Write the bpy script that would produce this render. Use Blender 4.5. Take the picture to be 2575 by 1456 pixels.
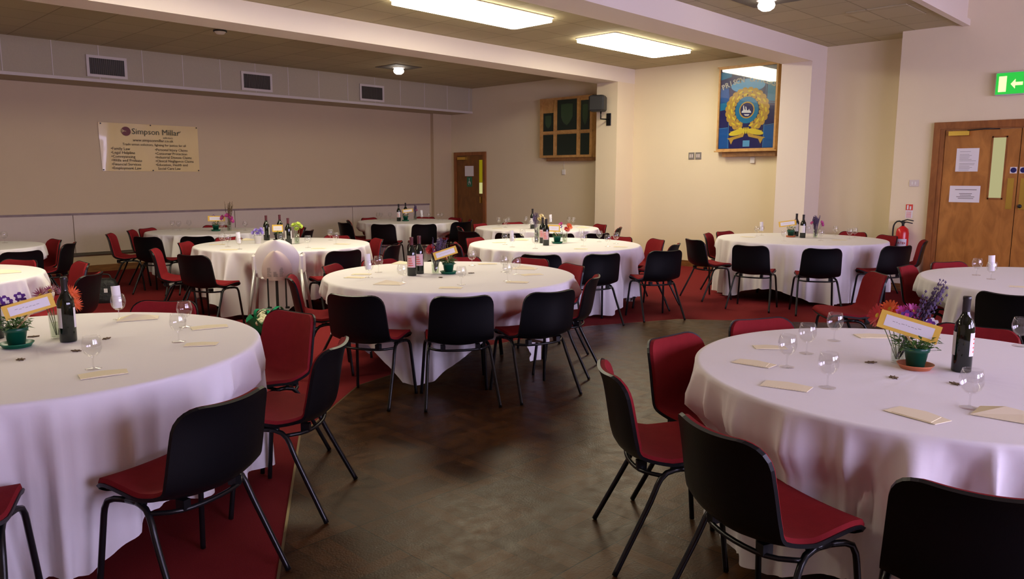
import bpy, bmesh, math, random
from mathutils import Vector, Matrix
PI = math.pi
R = math.radians
for o in list(bpy.data.objects): bpy.data.objects.remove(o)
SC = bpy.context.scene
C = SC.collection

# ---------------------------------------------------------------- camera, view, world
cam_d = bpy.data.cameras.new('camera'); cam = bpy.data.objects.new('camera', cam_d); C.objects.link(cam)
cam_d.sensor_width = 36.0; cam_d.lens = 1914.0 / 2575.0 * 36.0; cam_d.clip_start = .05; cam_d.clip_end = 60
YAW, PITCH, ROLL = R(44.3), R(8.3), R(0.15)
_f = Vector((math.cos(YAW)*math.cos(PITCH), math.sin(YAW)*math.cos(PITCH), -math.sin(PITCH)))
_r = Vector((math.sin(YAW), -math.cos(YAW), 0)); _u = _r.cross(_f)
_r2 = _r*math.cos(ROLL) + _u*math.sin(ROLL); _u2 = -_r*math.sin(ROLL) + _u*math.cos(ROLL)
M = Matrix((( _r2.x, _u2.x, -_f.x, 0), (_r2.y, _u2.y, -_f.y, 0), (_r2.z, _u2.z, -_f.z, 1.55), (0,0,0,1)))
cam.matrix_world = M
SC.camera = cam
vs = SC.view_settings
vs.view_transform = 'Standard'; vs.look = 'None'; vs.gamma = 1.0; vs.use_curve_mapping = False
vs.exposure = 0.0
FLUO = 18.0      # ceiling fluorescent panels
GLOBE = 9.0     # small globe downlights
DAY = 19.0        # daylight windows behind the camera
wd = bpy.data.worlds.new('world'); SC.world = wd; wd.use_nodes = True
wd.node_tree.nodes['Background'].inputs[0].default_value = (.5,.55,.7,1)
wd.node_tree.nodes['Background'].inputs[1].default_value = .05

# ---------------------------------------------------------------- materials
def mat(name, col, rough=.6, metal=0, spec=.5, noise=0, nscale=20, bump=0, bscale=60, emit=None, estr=0, coat=0, sheen=0):
    m = bpy.data.materials.new(name); m.use_nodes = True
    nt = m.node_tree; b = nt.nodes['Principled BSDF']
    b.inputs['Base Color'].default_value = (*col, 1); b.inputs['Roughness'].default_value = rough
    b.inputs['Metallic'].default_value = metal; b.inputs['Specular IOR Level'].default_value = spec
    b.inputs['Coat Weight'].default_value = coat
    if sheen: b.inputs['Sheen Weight'].default_value = sheen
    if emit: b.inputs['Emission Color'].default_value = (*emit, 1); b.inputs['Emission Strength'].default_value = estr
    tc = None
    if noise or bump: tc = nt.nodes.new('ShaderNodeTexCoord')
    if noise:
        n = nt.nodes.new('ShaderNodeTexNoise'); n.inputs['Scale'].default_value = nscale; n.inputs['Detail'].default_value = 4
        nt.links.new(tc.outputs['Object'], n.inputs['Vector'])
        mx = nt.nodes.new('ShaderNodeMix'); mx.data_type = 'RGBA'
        mx.inputs['A'].default_value = (*[c*(1-noise) for c in col], 1); mx.inputs['B'].default_value = (*[min(1, c*(1+noise)) for c in col], 1)
        nt.links.new(n.outputs['Fac'], mx.inputs['Factor']); nt.links.new(mx.outputs['Result'], b.inputs['Base Color'])
    if bump:
        n2 = nt.nodes.new('ShaderNodeTexNoise'); n2.inputs['Scale'].default_value = bscale; n2.inputs['Detail'].default_value = 3
        nt.links.new(tc.outputs['Object'], n2.inputs['Vector'])
        bp = nt.nodes.new('ShaderNodeBump'); bp.inputs['Strength'].default_value = bump; bp.inputs['Distance'].default_value = .01
        nt.links.new(n2.outputs['Fac'], bp.inputs['Height']); nt.links.new(bp.outputs['Normal'], b.inputs['Normal'])
    return m
def emitm(name, col, s):
    m = bpy.data.materials.new(name); m.use_nodes = True; nt = m.node_tree
    nt.nodes.remove(nt.nodes['Principled BSDF']); e = nt.nodes.new('ShaderNodeEmission')
    e.inputs[0].default_value = (*col, 1); e.inputs[1].default_value = s
    nt.links.new(e.outputs[0], nt.nodes['Material Output'].inputs[0]); return m
def glassm(name, tint=(1,1,1), refl=1.0):
    m = bpy.data.materials.new(name); m.use_nodes = True; nt = m.node_tree
    nt.nodes.remove(nt.nodes['Principled BSDF'])
    t = nt.nodes.new('ShaderNodeBsdfTransparent'); t.inputs[0].default_value = (*tint, 1)
    g = nt.nodes.new('ShaderNodeBsdfGlossy'); g.inputs['Roughness'].default_value = .03; g.inputs[0].default_value = (refl,refl,refl,1)
    lw = nt.nodes.new('ShaderNodeLayerWeight'); lw.inputs[0].default_value = .5
    pw = nt.nodes.new('ShaderNodeMath'); pw.operation = 'POWER'; pw.inputs[1].default_value = 4.0
    ma = nt.nodes.new('ShaderNodeMath'); ma.operation = 'MULTIPLY_ADD'; ma.inputs[1].default_value = .55; ma.inputs[2].default_value = .05
    nt.links.new(lw.outputs['Facing'], pw.inputs[0]); nt.links.new(pw.outputs[0], ma.inputs[0])
    mx = nt.nodes.new('ShaderNodeMixShader')
    nt.links.new(ma.outputs[0], mx.inputs[0]); nt.links.new(t.outputs[0], mx.inputs[1]); nt.links.new(g.outputs[0], mx.inputs[2])
    nt.links.new(mx.outputs[0], nt.nodes['Material Output'].inputs[0]); return m
def brick_mat(name, col, line, w, h, mortar, off=0.0, rough=.8, bump=.15, noise=.06, vec='xy', shift=(0,0), spec=.3):
    m = bpy.data.materials.new(name); m.use_nodes = True; nt = m.node_tree; b = nt.nodes['Principled BSDF']
    b.inputs['Roughness'].default_value = rough; b.inputs['Specular IOR Level'].default_value = spec
    tc = nt.nodes.new('ShaderNodeTexCoord'); mp = nt.nodes.new('ShaderNodeMapping'); mp.inputs['Location'].default_value = (shift[0], shift[1], 0)
    nt.links.new(tc.outputs['Object'], mp.inputs['Vector'])
    br = nt.nodes.new('ShaderNodeTexBrick'); br.offset = off; br.squash = 1
    br.inputs['Scale'].default_value = 1; br.inputs['Brick Width'].default_value = w; br.inputs['Row Height'].default_value = h
    br.inputs['Mortar Size'].default_value = mortar; br.inputs['Mortar Smooth'].default_value = .4
    br.inputs['Color1'].default_value = (*[c*(1-noise) for c in col], 1); br.inputs['Color2'].default_value = (*[c*(1+noise) for c in col], 1)
    br.inputs['Mortar'].default_value = (*line, 1)
    nt.links.new(mp.outputs[0], br.inputs['Vector']); nt.links.new(br.outputs['Color'], b.inputs['Base Color'])
    n2 = nt.nodes.new('ShaderNodeTexNoise'); n2.inputs['Scale'].default_value = 90
    nt.links.new(tc.outputs['Object'], n2.inputs['Vector'])
    ad = nt.nodes.new('ShaderNodeMath'); ad.operation = 'SUBTRACT'
    nt.links.new(n2.outputs['Fac'], ad.inputs[0]); nt.links.new(br.outputs['Fac'], ad.inputs[1])
    bp = nt.nodes.new('ShaderNodeBump'); bp.inputs['Strength'].default_value = bump; bp.inputs['Distance'].default_value = .01
    nt.links.new(ad.outputs[0], bp.inputs['Height']); nt.links.new(bp.outputs['Normal'], b.inputs['Normal'])
    return m
def wood_mat(name, c1, c2, scale=(1.5,1.5,12), rough=.4, axis_rot=(0,0,0)):
    m = bpy.data.materials.new(name); m.use_nodes = True; nt = m.node_tree; b = nt.nodes['Principled BSDF']
    b.inputs['Roughness'].default_value = rough
    tc = nt.nodes.new('ShaderNodeTexCoord'); mp = nt.nodes.new('ShaderNodeMapping'); mp.inputs['Scale'].default_value = scale
    nt.links.new(tc.outputs['Object'], mp.inputs['Vector'])
    n = nt.nodes.new('ShaderNodeTexNoise'); n.inputs['Scale'].default_value = 3; n.inputs['Detail'].default_value = 6; n.inputs['Distortion'].default_value = 1.2
    nt.links.new(mp.outputs[0], n.inputs['Vector'])
    cr = nt.nodes.new('ShaderNodeValToRGB'); cr.color_ramp.elements[0].position = .35; cr.color_ramp.elements[1].position = .68
    cr.color_ramp.elements[0].color = (*c1, 1); cr.color_ramp.elements[1].color = (*c2, 1)
    nt.links.new(n.outputs['Fac'], cr.inputs[0]); nt.links.new(cr.outputs[0], b.inputs['Base Color'])
    return m
def parquet_mat():
    m = bpy.data.materials.new('parquet'); m.use_nodes = True; nt = m.node_tree; b = nt.nodes['Principled BSDF']
    tc = nt.nodes.new('ShaderNodeTexCoord'); sx = nt.nodes.new('ShaderNodeSeparateXYZ'); nt.links.new(tc.outputs['Object'], sx.inputs[0])
    def brick(w, h, rot):
        mp = nt.nodes.new('ShaderNodeMapping'); mp.inputs['Rotation'].default_value = (0,0,rot); mp.inputs['Location'].default_value = (0,0,0)
        nt.links.new(tc.outputs['Object'], mp.inputs[0])
        t = nt.nodes.new('ShaderNodeTexBrick'); t.offset = 0; t.inputs['Scale'].default_value = 1
        t.inputs['Brick Width'].default_value = w; t.inputs['Row Height'].default_value = h; t.inputs['Mortar Size'].default_value = .0012
        t.inputs['Color1'].default_value = (.036,.013,.0035,1); t.inputs['Color2'].default_value = (.088,.034,.009,1); t.inputs['Mortar'].default_value = (.01,.005,.002,1)
        nt.links.new(mp.outputs[0], t.inputs['Vector']); return t
    a = brick(.305, .07625, 0); c = brick(.305, .07625, PI/2)
    ch = nt.nodes.new('ShaderNodeTexChecker'); ch.inputs['Scale'].default_value = 1/.305
    mp = nt.nodes.new('ShaderNodeMapping'); mp.inputs['Location'].default_value = (0,0,.1); nt.links.new(tc.outputs['Object'], mp.inputs[0]); nt.links.new(mp.outputs[0], ch.inputs['Vector'])
    mx = nt.nodes.new('ShaderNodeMix'); mx.data_type = 'RGBA'
    nt.links.new(ch.outputs['Fac'], mx.inputs['Factor']); nt.links.new(a.outputs['Color'], mx.inputs['A']); nt.links.new(c.outputs['Color'], mx.inputs['B'])
    # large panel seams
    p = nt.nodes.new('ShaderNodeTexBrick'); p.offset = 0; p.inputs['Scale'].default_value = 1; p.inputs['Brick Width'].default_value = .915; p.inputs['Row Height'].default_value = .915
    p.inputs['Mortar Size'].default_value = .003; p.inputs['Color1'].default_value = (1,1,1,1); p.inputs['Color2'].default_value = (.8,.8,.8,1); p.inputs['Mortar'].default_value = (.1,.1,.1,1)
    nt.links.new(mp.outputs[0], p.inputs['Vector'])
    ml = nt.nodes.new('ShaderNodeMix'); ml.data_type = 'RGBA'; ml.blend_type = 'MULTIPLY'; ml.inputs['Factor'].default_value = 1
    nt.links.new(mx.outputs['Result'], ml.inputs['A']); nt.links.new(p.outputs['Color'], ml.inputs['B'])
    n = nt.nodes.new('ShaderNodeTexNoise'); n.inputs['Scale'].default_value = 13; n.inputs['Detail'].default_value = 5; nt.links.new(tc.outputs['Object'], n.inputs['Vector'])
    mr = nt.nodes.new('ShaderNodeMapRange'); mr.inputs['From Min'].default_value = .35; mr.inputs['From Max'].default_value = .65; mr.inputs['To Min'].default_value = .7; mr.inputs['To Max'].default_value = 1.2
    nt.links.new(n.outputs['Fac'], mr.inputs[0])
    ml2 = nt.nodes.new('ShaderNodeMix'); ml2.data_type = 'RGBA'; ml2.blend_type = 'MULTIPLY'; ml2.inputs['Factor'].default_value = 1
    nt.links.new(ml.outputs['Result'], ml2.inputs['A']); nt.links.new(mr.outputs[0], ml2.inputs['B'])
    nt.links.new(ml2.outputs['Result'], b.inputs['Base Color'])
    mr2 = nt.nodes.new('ShaderNodeMapRange'); mr2.inputs['From Min'].default_value = .3; mr2.inputs['From Max'].default_value = .7; mr2.inputs['To Min'].default_value = .3; mr2.inputs['To Max'].default_value = .45
    nt.links.new(n.outputs['Fac'], mr2.inputs[0]); nt.links.new(mr2.outputs[0], b.inputs['Roughness'])
    n3 = nt.nodes.new('ShaderNodeTexNoise'); n3.inputs['Scale'].default_value = 110; n3.inputs['Detail'].default_value = 5; nt.links.new(tc.outputs['Object'], n3.inputs['Vector'])
    su = nt.nodes.new('ShaderNodeMath'); su.operation = 'SUBTRACT'; nt.links.new(n3.outputs['Fac'], su.inputs[0]); nt.links.new(p.outputs['Fac'], su.inputs[1])
    bp = nt.nodes.new('ShaderNodeBump'); bp.inputs['Strength'].default_value = .75; bp.inputs['Distance'].default_value = .0016
    nt.links.new(su.outputs[0], bp.inputs['Height']); nt.links.new(bp.outputs['Normal'], b.inputs['Normal'])
    b.inputs['Specular IOR Level'].default_value = .24; b.inputs['Specular Tint'].default_value = (1,.74,.44,1)
    return m
MT = {}
MT['wall'] = mat('wall cream paint', (.80,.69,.49), .75, bump=.05, bscale=120, noise=.02, nscale=3)
MT['wallb'] = mat('wall panel beige paint', (.58,.45,.29), .7, bump=.05, bscale=120, noise=.03, nscale=2)
MT['beam'] = mat('beam paint', (.80,.71,.60), .65, bump=.03)
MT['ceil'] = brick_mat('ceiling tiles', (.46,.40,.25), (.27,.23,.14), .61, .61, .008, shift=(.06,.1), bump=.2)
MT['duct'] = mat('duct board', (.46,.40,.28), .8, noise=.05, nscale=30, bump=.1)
MT['joint'] = mat('pale joint strip', (.66,.60,.54), .6)
MT['darkjoint'] = mat('dark brown joint', (.10,.08,.06), .8)  # even dark brown for the far wall ledge and vent backing
MT['trimline'] = mat('mauve dado strip', (.24,.17,.17), .6, noise=.4, nscale=8)
MT['skirt'] = wood_mat('brown skirting wood', (.16,.06,.015), (.28,.12,.03), (1,1,8), .45)
MT['carpet'] = mat('red carpet', (.185,.016,.018), .95, spec=.1, noise=.25, nscale=160, bump=.4, bscale=300)
MT['parquet'] = parquet_mat()
MT['brass'] = mat('brass', (.75,.52,.12), .3, 1)
MT['redpad'] = mat('red upholstery', (.21,.013,.017), .9, spec=.12, noise=.12, nscale=25, bump=.12, bscale=200)
MT['black'] = mat('black plastic shell', (.003,.003,.004), .38, spec=.3, bump=.05, bscale=150)
MT['tube'] = mat('black painted steel', (.006,.006,.007), .3, spec=.4)
MT['cloth'] = mat('white table linen', (.80,.77,.78), .8, spec=.2, bump=.12, bscale=14)
MT['ply'] = wood_mat('table plywood', (.35,.22,.1), (.45,.3,.16))
MT['glass'] = glassm('clear wine glass', (.97,.97,.97))
MT['vglass'] = glassm('clear vase glass', (.93,.95,.93))
MT['pane'] = glassm('display pane', (.96,.97,.97))
MT['bottle'] = mat('dark green bottle glass', (.003,.006,.003), .06, spec=.7)
MT['foil'] = mat('dark foil capsule', (.012,.008,.010), .35)
MT['foilred'] = mat('wine red foil capsule', (.09,.012,.02), .35)
MT['label'] = mat('pale paper label', (.72,.68,.66), .6, noise=.05)
MT['labelpink'] = mat('pink printed label', (.65,.42,.42), .6, noise=.15, nscale=60)
MT['paper'] = mat('white paper', (.80,.77,.80), .7)
MT['cream'] = mat('cream napkin paper', (.83,.74,.52), .8)
MT['yellow'] = mat('yellow card', (.78,.50,.07), .6)
MT['ink'] = mat('faded ink', (.25,.22,.22), .7)
MT['darkink'] = mat('dark print', (.04,.03,.03), .7)
MT['stake'] = mat('pale wooden stick', (.62,.42,.2), .7)
MT['potgreen'] = mat('dark green plastic pot', (.004,.07,.04), .3)
MT['saucergreen'] = mat('bright green saucer', (.0,.13,.06), .35)
MT['terra'] = mat('terracotta saucer', (.55,.16,.06), .6)
MT['dark'] = mat('black pot plastic', (.01,.01,.012), .5)
MT['white'] = mat('white plastic', (.78,.74,.72), .4)
MT['soil'] = mat('potting soil', (.03,.018,.01), .9, noise=.5)
MT['leaf'] = mat('green leaves', (.05,.14,.02), .55, noise=.35)
MT['leafy'] = mat('grey green leaves', (.13,.17,.10), .6, noise=.3)
MT['stem'] = mat('green stems', (.10,.17,.04), .6)
MT['purple'] = mat('purple petals', (.10,.02,.22), .6, noise=.2)
MT['violet'] = mat('lilac petals', (.28,.20,.60), .6, noise=.2)
MT['magenta'] = mat('magenta petals', (.50,.04,.28), .6, noise=.2)
MT['mauve'] = mat('dusky pink petals', (.38,.08,.18), .6, noise=.2)
MT['orange'] = mat('orange petals', (.72,.11,.02), .6, noise=.2)
MT['redp'] = mat('red petals', (.50,.015,.03), .6, noise=.2)
MT['lime'] = mat('lime petals', (.55,.68,.10), .6, noise=.15)
MT['creamp'] = mat('cream rose petals', (.85,.72,.40), .6)
MT['whitep'] = mat('white petals', (.8,.76,.8), .6)
MT['lav'] = mat('dried lavender', (.10,.065,.14), .9, noise=.3)
MT['dried'] = mat('dried brown seed heads', (.13,.08,.035), .9, noise=.3)
MT['ycen'] = mat('yellow flower centre', (.65,.42,.03), .7)
MT['doorwood'] = wood_mat('oak door veneer', (.34,.13,.025), (.50,.21,.045), (2,2.5,1), .38)
MT['doorframe'] = wood_mat('oak door frame', (.22,.07,.015), (.34,.12,.03), (3,3,1), .38)
MT['frame'] = wood_mat('light oak frame', (.48,.26,.08), (.62,.36,.13), (3,3,3), .45)
MT['shelfw'] = wood_mat('brown shelf wood', (.20,.09,.03), (.30,.14,.05), (3,3,3), .5)
MT['steel'] = mat('white steel', (.6,.6,.62), .4)
MT['grey'] = mat('grey tubing', (.45,.43,.42), .35, .5)
MT['extred'] = mat('red enamel', (.60,.015,.015), .25)
MT['signred'] = mat('red sign', (.65,.05,.03), .5)
MT['signgreen'] = mat('green sign', (.02,.16,.08), .5)
MT['boardgreen'] = mat('dark green board', (.008,.022,.016), .35)
MT['crestgreen'] = mat('muted green crest paint', (.035,.075,.035), .5)
MT['speaker'] = mat('black speaker cabinet', (.02,.022,.024), .5, bump=.1)
MT['vinyl'] = mat('cream yellow vinyl banner', (.72,.54,.24), .28, noise=.08, nscale=2, coat=.3)
MT['maroon'] = mat('maroon print', (.13,.01,.015), .5)
MT['blue0'] = mat('navy artwork', (.008,.01,.12), .3)
MT['blue1'] = mat('deep blue artwork', (.0,.10,.40), .3)
MT['blue2'] = mat('teal blue artwork', (.0,.20,.42), .3)
MT['blue3'] = mat('pale blue artwork', (.12,.40,.72), .3)
MT['gold'] = mat('gold artwork', (.55,.33,.04), .4, noise=.3, nscale=40)
MT['goldl'] = mat('bright yellow artwork', (.78,.62,.03), .4)
MT['silver'] = mat('white artwork', (.75,.75,.8), .4)
MT['letter'] = mat('silver lettering', (.55,.55,.50), .4)
MT['exitgreen'] = mat('lit green sign', (.02,.35,.05), .4, emit=(.02,.75,.06), estr=.6)
MT['exitwhite'] = emitm('lit sign symbol', (1,.95,.45), 1.3)
MT['fluo'] = emitm('lit fluorescent diffuser', (1,.90,.66), FLUO)
MT['globe'] = emitm('lit globe', (1,.93,.8), GLOBE)
MT['corridor'] = emitm('lit corridor glass', (.60,.55,.28), .75)
MT['corridorg'] = emitm('dim yellow lit glass', (.42,.33,.01), .5)
MT['corridorl'] = emitm('pale lit glass', (.65,.62,.25), .8)
MT['day'] = emitm('daylight through window', (.80,.71,1.10), DAY)
MT['bag'] = mat('black nylon bag', (.012,.013,.013), .5, bump=.8, bscale=30)
MT['foilgreen'] = mat('shiny green wrap', (.0,.22,.10), .3, bump=.4, bscale=25)
MT['curd'] = mat('cream curd', (.70,.68,.48), .8, bump=1, bscale=60)
MT['switch'] = mat('ivory plastic plate', (.66,.58,.56), .5)
MT['socket'] = mat('grey metal socket plate', (.22,.20,.18), .4)

# ---------------------------------------------------------------- mesh helpers
class MB:
    def __init__(s): s.v = []; s.f = []; s.sm = []
    def add(s, vs_, fs, smooth=False):
        n = len(s.v); s.v += [tuple(v) for v in vs_]; s.f += [tuple(i+n for i in f) for f in fs]; s.sm += [smooth]*len(fs); return s
    def box(s, a, b, mtx=None):
        x0,y0,z0 = a; x1,y1,z1 = b
        vv = [Vector(p) for p in ((x0,y0,z0),(x1,y0,z0),(x1,y1,z0),(x0,y1,z0),(x0,y0,z1),(x1,y0,z1),(x1,y1,z1),(x0,y1,z1))]
        if mtx: vv = [mtx @ p for p in vv]
        return s.add(vv, [(0,3,2,1),(4,5,6,7),(0,1,5,4),(1,2,6,5),(2,3,7,6),(3,0,4,7)])
    def bev(s, a, b, r=.01, mtx=None):
        # box with chamfered vertical and horizontal edges
        x0,y0,z0 = a; x1,y1,z1 = b
        def ring(z, i):
            return [(x0+i+r,y0+i,z),(x1-i-r,y0+i,z),(x1-i,y0+i+r,z),(x1-i,y1-i-r,z),(x1-i-r,y1-i,z),(x0+i+r,y1-i,z),(x0+i,y1-i-r,z),(x0+i,y0+i+r,z)]
        vv = ring(z0,r*.7)+ring(z0+r,0)+ring(z1-r,0)+ring(z1,r*.7)
        fs = []
        for k in range(3):
            for i in range(8): fs.append((k*8+i, k*8+(i+1)%8, (k+1)*8+(i+1)%8, (k+1)*8+i))
        fs.append(tuple(reversed(range(8)))); fs.append(tuple(24+i for i in range(8)))
        vv = [Vector(p) for p in vv]
        if mtx: vv = [mtx @ p for p in vv]
        return s.add(vv, fs)
    def tube(s, pts, r, n=8, cap=True, rs=None):
        pts = [Vector(p) for p in pts]; vv = []; fs = []
        up = None
        for i, p in enumerate(pts):
            d = (pts[min(i+1,len(pts)-1)] - pts[max(i-1,0)]).normalized()
            if up is None:
                up = d.orthogonal().normalized()
            up = (up - d*up.dot(d)).normalized() if (up - d*up.dot(d)).length > 1e-6 else d.orthogonal().normalized()
            w = d.cross(up); rr = rs[i] if rs else r
            for k in range(n):
                a = 2*PI*k/n; vv.append(p + up*math.cos(a)*rr + w*math.sin(a)*rr)
        for i in range(len(pts)-1):
            for k in range(n): fs.append((i*n+k, i*n+(k+1)%n, (i+1)*n+(k+1)%n, (i+1)*n+k))
        s.add(vv, fs, True)
        if cap:
            m = len(s.v)-len(vv)
            s.f += [tuple(m+k for k in reversed(range(n))), tuple(m+(len(pts)-1)*n+k for k in range(n))]; s.sm += [False, False]
        return s
    def lathe(s, prof, n=24, mtx=None, a0=0, a1=None):
        full = a1 is None; a1 = a0+2*PI if full else a1; m = n if full else n+1
        vv = []; fs = []
        for r, z in prof:
            for k in range(m):
                a = a0+(a1-a0)*k/n; vv.append(Vector((r*math.cos(a), r*math.sin(a), z)))
        for i in range(len(prof)-1):
            for k in range(n):
                k2 = (k+1) % m if full else k+1
                fs.append((i*m+k, i*m+k2, (i+1)*m+k2, (i+1)*m+k))
        if mtx: vv = [mtx @ v for v in vv]
        return s.add(vv, fs, True)
    def disc(s, pts, z=0, mtx=None):
        vv = [Vector((p[0], p[1], z)) for p in pts]
        if mtx: vv = [mtx @ v for v in vv]
        return s.add(vv, [tuple(range(len(vv)))])
    def prism(s, pts, z0, z1, mtx=None):
        n = len(pts); vv = [Vector((p[0],p[1],z0)) for p in pts]+[Vector((p[0],p[1],z1)) for p in pts]
        if mtx: vv = [mtx @ v for v in vv]
        fs = [tuple(reversed(range(n))), tuple(range(n, 2*n))]+[(i,(i+1)%n,n+(i+1)%n,n+i) for i in range(n)]
        return s.add(vv, fs)
    def grid(s, g, smooth=True, closeu=False):
        nu = len(g); nv = len(g[0]); vv = [p for row in g for p in row]; fs = []
        for i in range(nu-1 if not closeu else nu):
            for j in range(nv-1):
                i2 = (i+1) % nu; fs.append((i*nv+j, i2*nv+j, i2*nv+j+1, i*nv+j+1))
        return s.add(vv, fs, smooth)
    def mesh(s, name, material):
        me = bpy.data.meshes.new(name); me.from_pydata(s.v, [], s.f); me.update()
        me.polygons.foreach_set('use_smooth', s.sm[:len(me.polygons)] if len(s.sm) >= len(me.polygons) else [False]*len(me.polygons))
        me.materials.append(material); return me
def link(name, me, parent=None, loc=None):
    o = bpy.data.objects.new(name, me); C.objects.link(o)
    if parent: o.parent = parent
    if loc: o.location = loc
    return o
def part(name, mb, m, parent=None, label=None, loc=None):
    o = link(name, mb.mesh(name, MT[m] if isinstance(m, str) else m), parent, loc)
    if label: o['label'] = label
    return o
def tag(o, label, cat, group=None, kind=None):
    o['label'] = label; o['category'] = cat
    if group: o['group'] = group
    if kind: o['kind'] = kind
    return o
def thing(name, label, cat, loc=(0,0,0), rz=0, group=None):
    o = bpy.data.objects.new(name, None); C.objects.link(o); o.empty_display_size = .1
    o.location = loc; o.rotation_euler = (0,0,rz); return tag(o, label, cat, group)
def dup(root, loc, rz, label=None, group=None):
    r = root.copy(); C.objects.link(r); r.location = loc; r.rotation_euler = (0,0,rz)
    if label: r['label'] = label
    if group: r['group'] = group
    for ch in list(root.children):
        c = ch.copy(); C.objects.link(c); c.parent = r
        for g in list(ch.children):
            d = g.copy(); C.objects.link(d); d.parent = c
    return r
def struct(name, mb, m, label=None, parent=None):
    o = part(name, mb, m, parent)
    if not parent:
        o['kind'] = 'structure'
        if label: o['label'] = label
    return o
def smooth_pts(P, n):
    # Catmull-Rom resample
    P = [Vector(p) for p in P]; L = [0]
    for i in range(1, len(P)): L.append(L[-1] + (P[i]-P[i-1]).length)
    out = []
    for k in range(n):
        s_ = L[-1]*k/(n-1); i = 0
        while i < len(P)-2 and L[i+1] < s_: i += 1
        t = (s_-L[i])/(L[i+1]-L[i]); a = P[max(i-1,0)]; b = P[i]; c = P[i+1]; d = P[min(i+2,len(P)-1)]
        out.append(.5*((2*b)+(c-a)*t+(2*a-5*b+4*c-d)*t*t+(-a+3*b-3*c+d)*t**3))
    return out
def text_mb(txt, size, mtx, mb=None, depth=.0008, align='LEFT', bold=0):
    cu = bpy.data.curves.new('t', 'FONT'); cu.body = txt; cu.size = size; cu.extrude = depth; cu.align_x = align; cu.offset = bold; cu.resolution_u = 2
    o = bpy.data.objects.new('t', cu); C.objects.link(o)
    dg = bpy.context.evaluated_depsgraph_get(); dg.update()
    me = bpy.data.meshes.new_from_object(o.evaluated_get(dg))
    mb = mb or MB()
    mb.add([mtx @ v.co for v in me.vertices], [tuple(p.vertices) for p in me.polygons])
    bpy.data.objects.remove(o); bpy.data.curves.remove(cu); bpy.data.meshes.remove(me)
    return mb
def frame_on(origin, xdir, zdir=(0,0,1)):
    # matrix: local x -> xdir, local y -> up, local z -> outward (x cross y)
    x = Vector(xdir).normalized(); y = Vector(zdir).normalized(); z = x.cross(y)
    return Matrix(((x.x,y.x,z.x,origin[0]),(x.y,y.y,z.y,origin[1]),(x.z,y.z,z.z,origin[2]),(0,0,0,1)))

TABLES = [
 ('T1',0.94,4.03,0.99,'the left foreground table','round table in the left foreground under a white cloth'),
 ('T2',3.44,0.94,0.93,'the right foreground table','round table in the right foreground under a white cloth'),
 ('T3',4.15,4.77,1.03,'the middle table','round table in the middle of the room, half on the parquet'),
 ('T4',4.66,8.42,1.02,'the high chair table','round table behind the white high chair'),
 ('T5',7.05,6.15,1.04,'the brightest table','brightest lit round table, before the pillar with the speaker'),
 ('T6',10.1,4.4,1.08,'the fire extinguisher table','round table left of the red fire extinguisher'),
 ('T7',9.22,8.43,1.0,'the honours board table','round table below the green honours board'),
 ('T8',8.86,11.36,0.93,'the single door table','far round table beside the single wooden door'),
 ('T9',5.0,11.3,0.85,'the seed head table','far round table along the left wall, with dried flowers on it'),
 ('T10',1.85,10.65,0.8,'the farthest left table','farthest left round table, cut by the frame'),
 ('T11',0.88,7.67,1.0,'the left edge table','round table at the left edge behind the foreground bottle'),
 ('T12',7.3,0.95,1.1,'the double door table','round table before the wooden double doors'),
]
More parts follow.
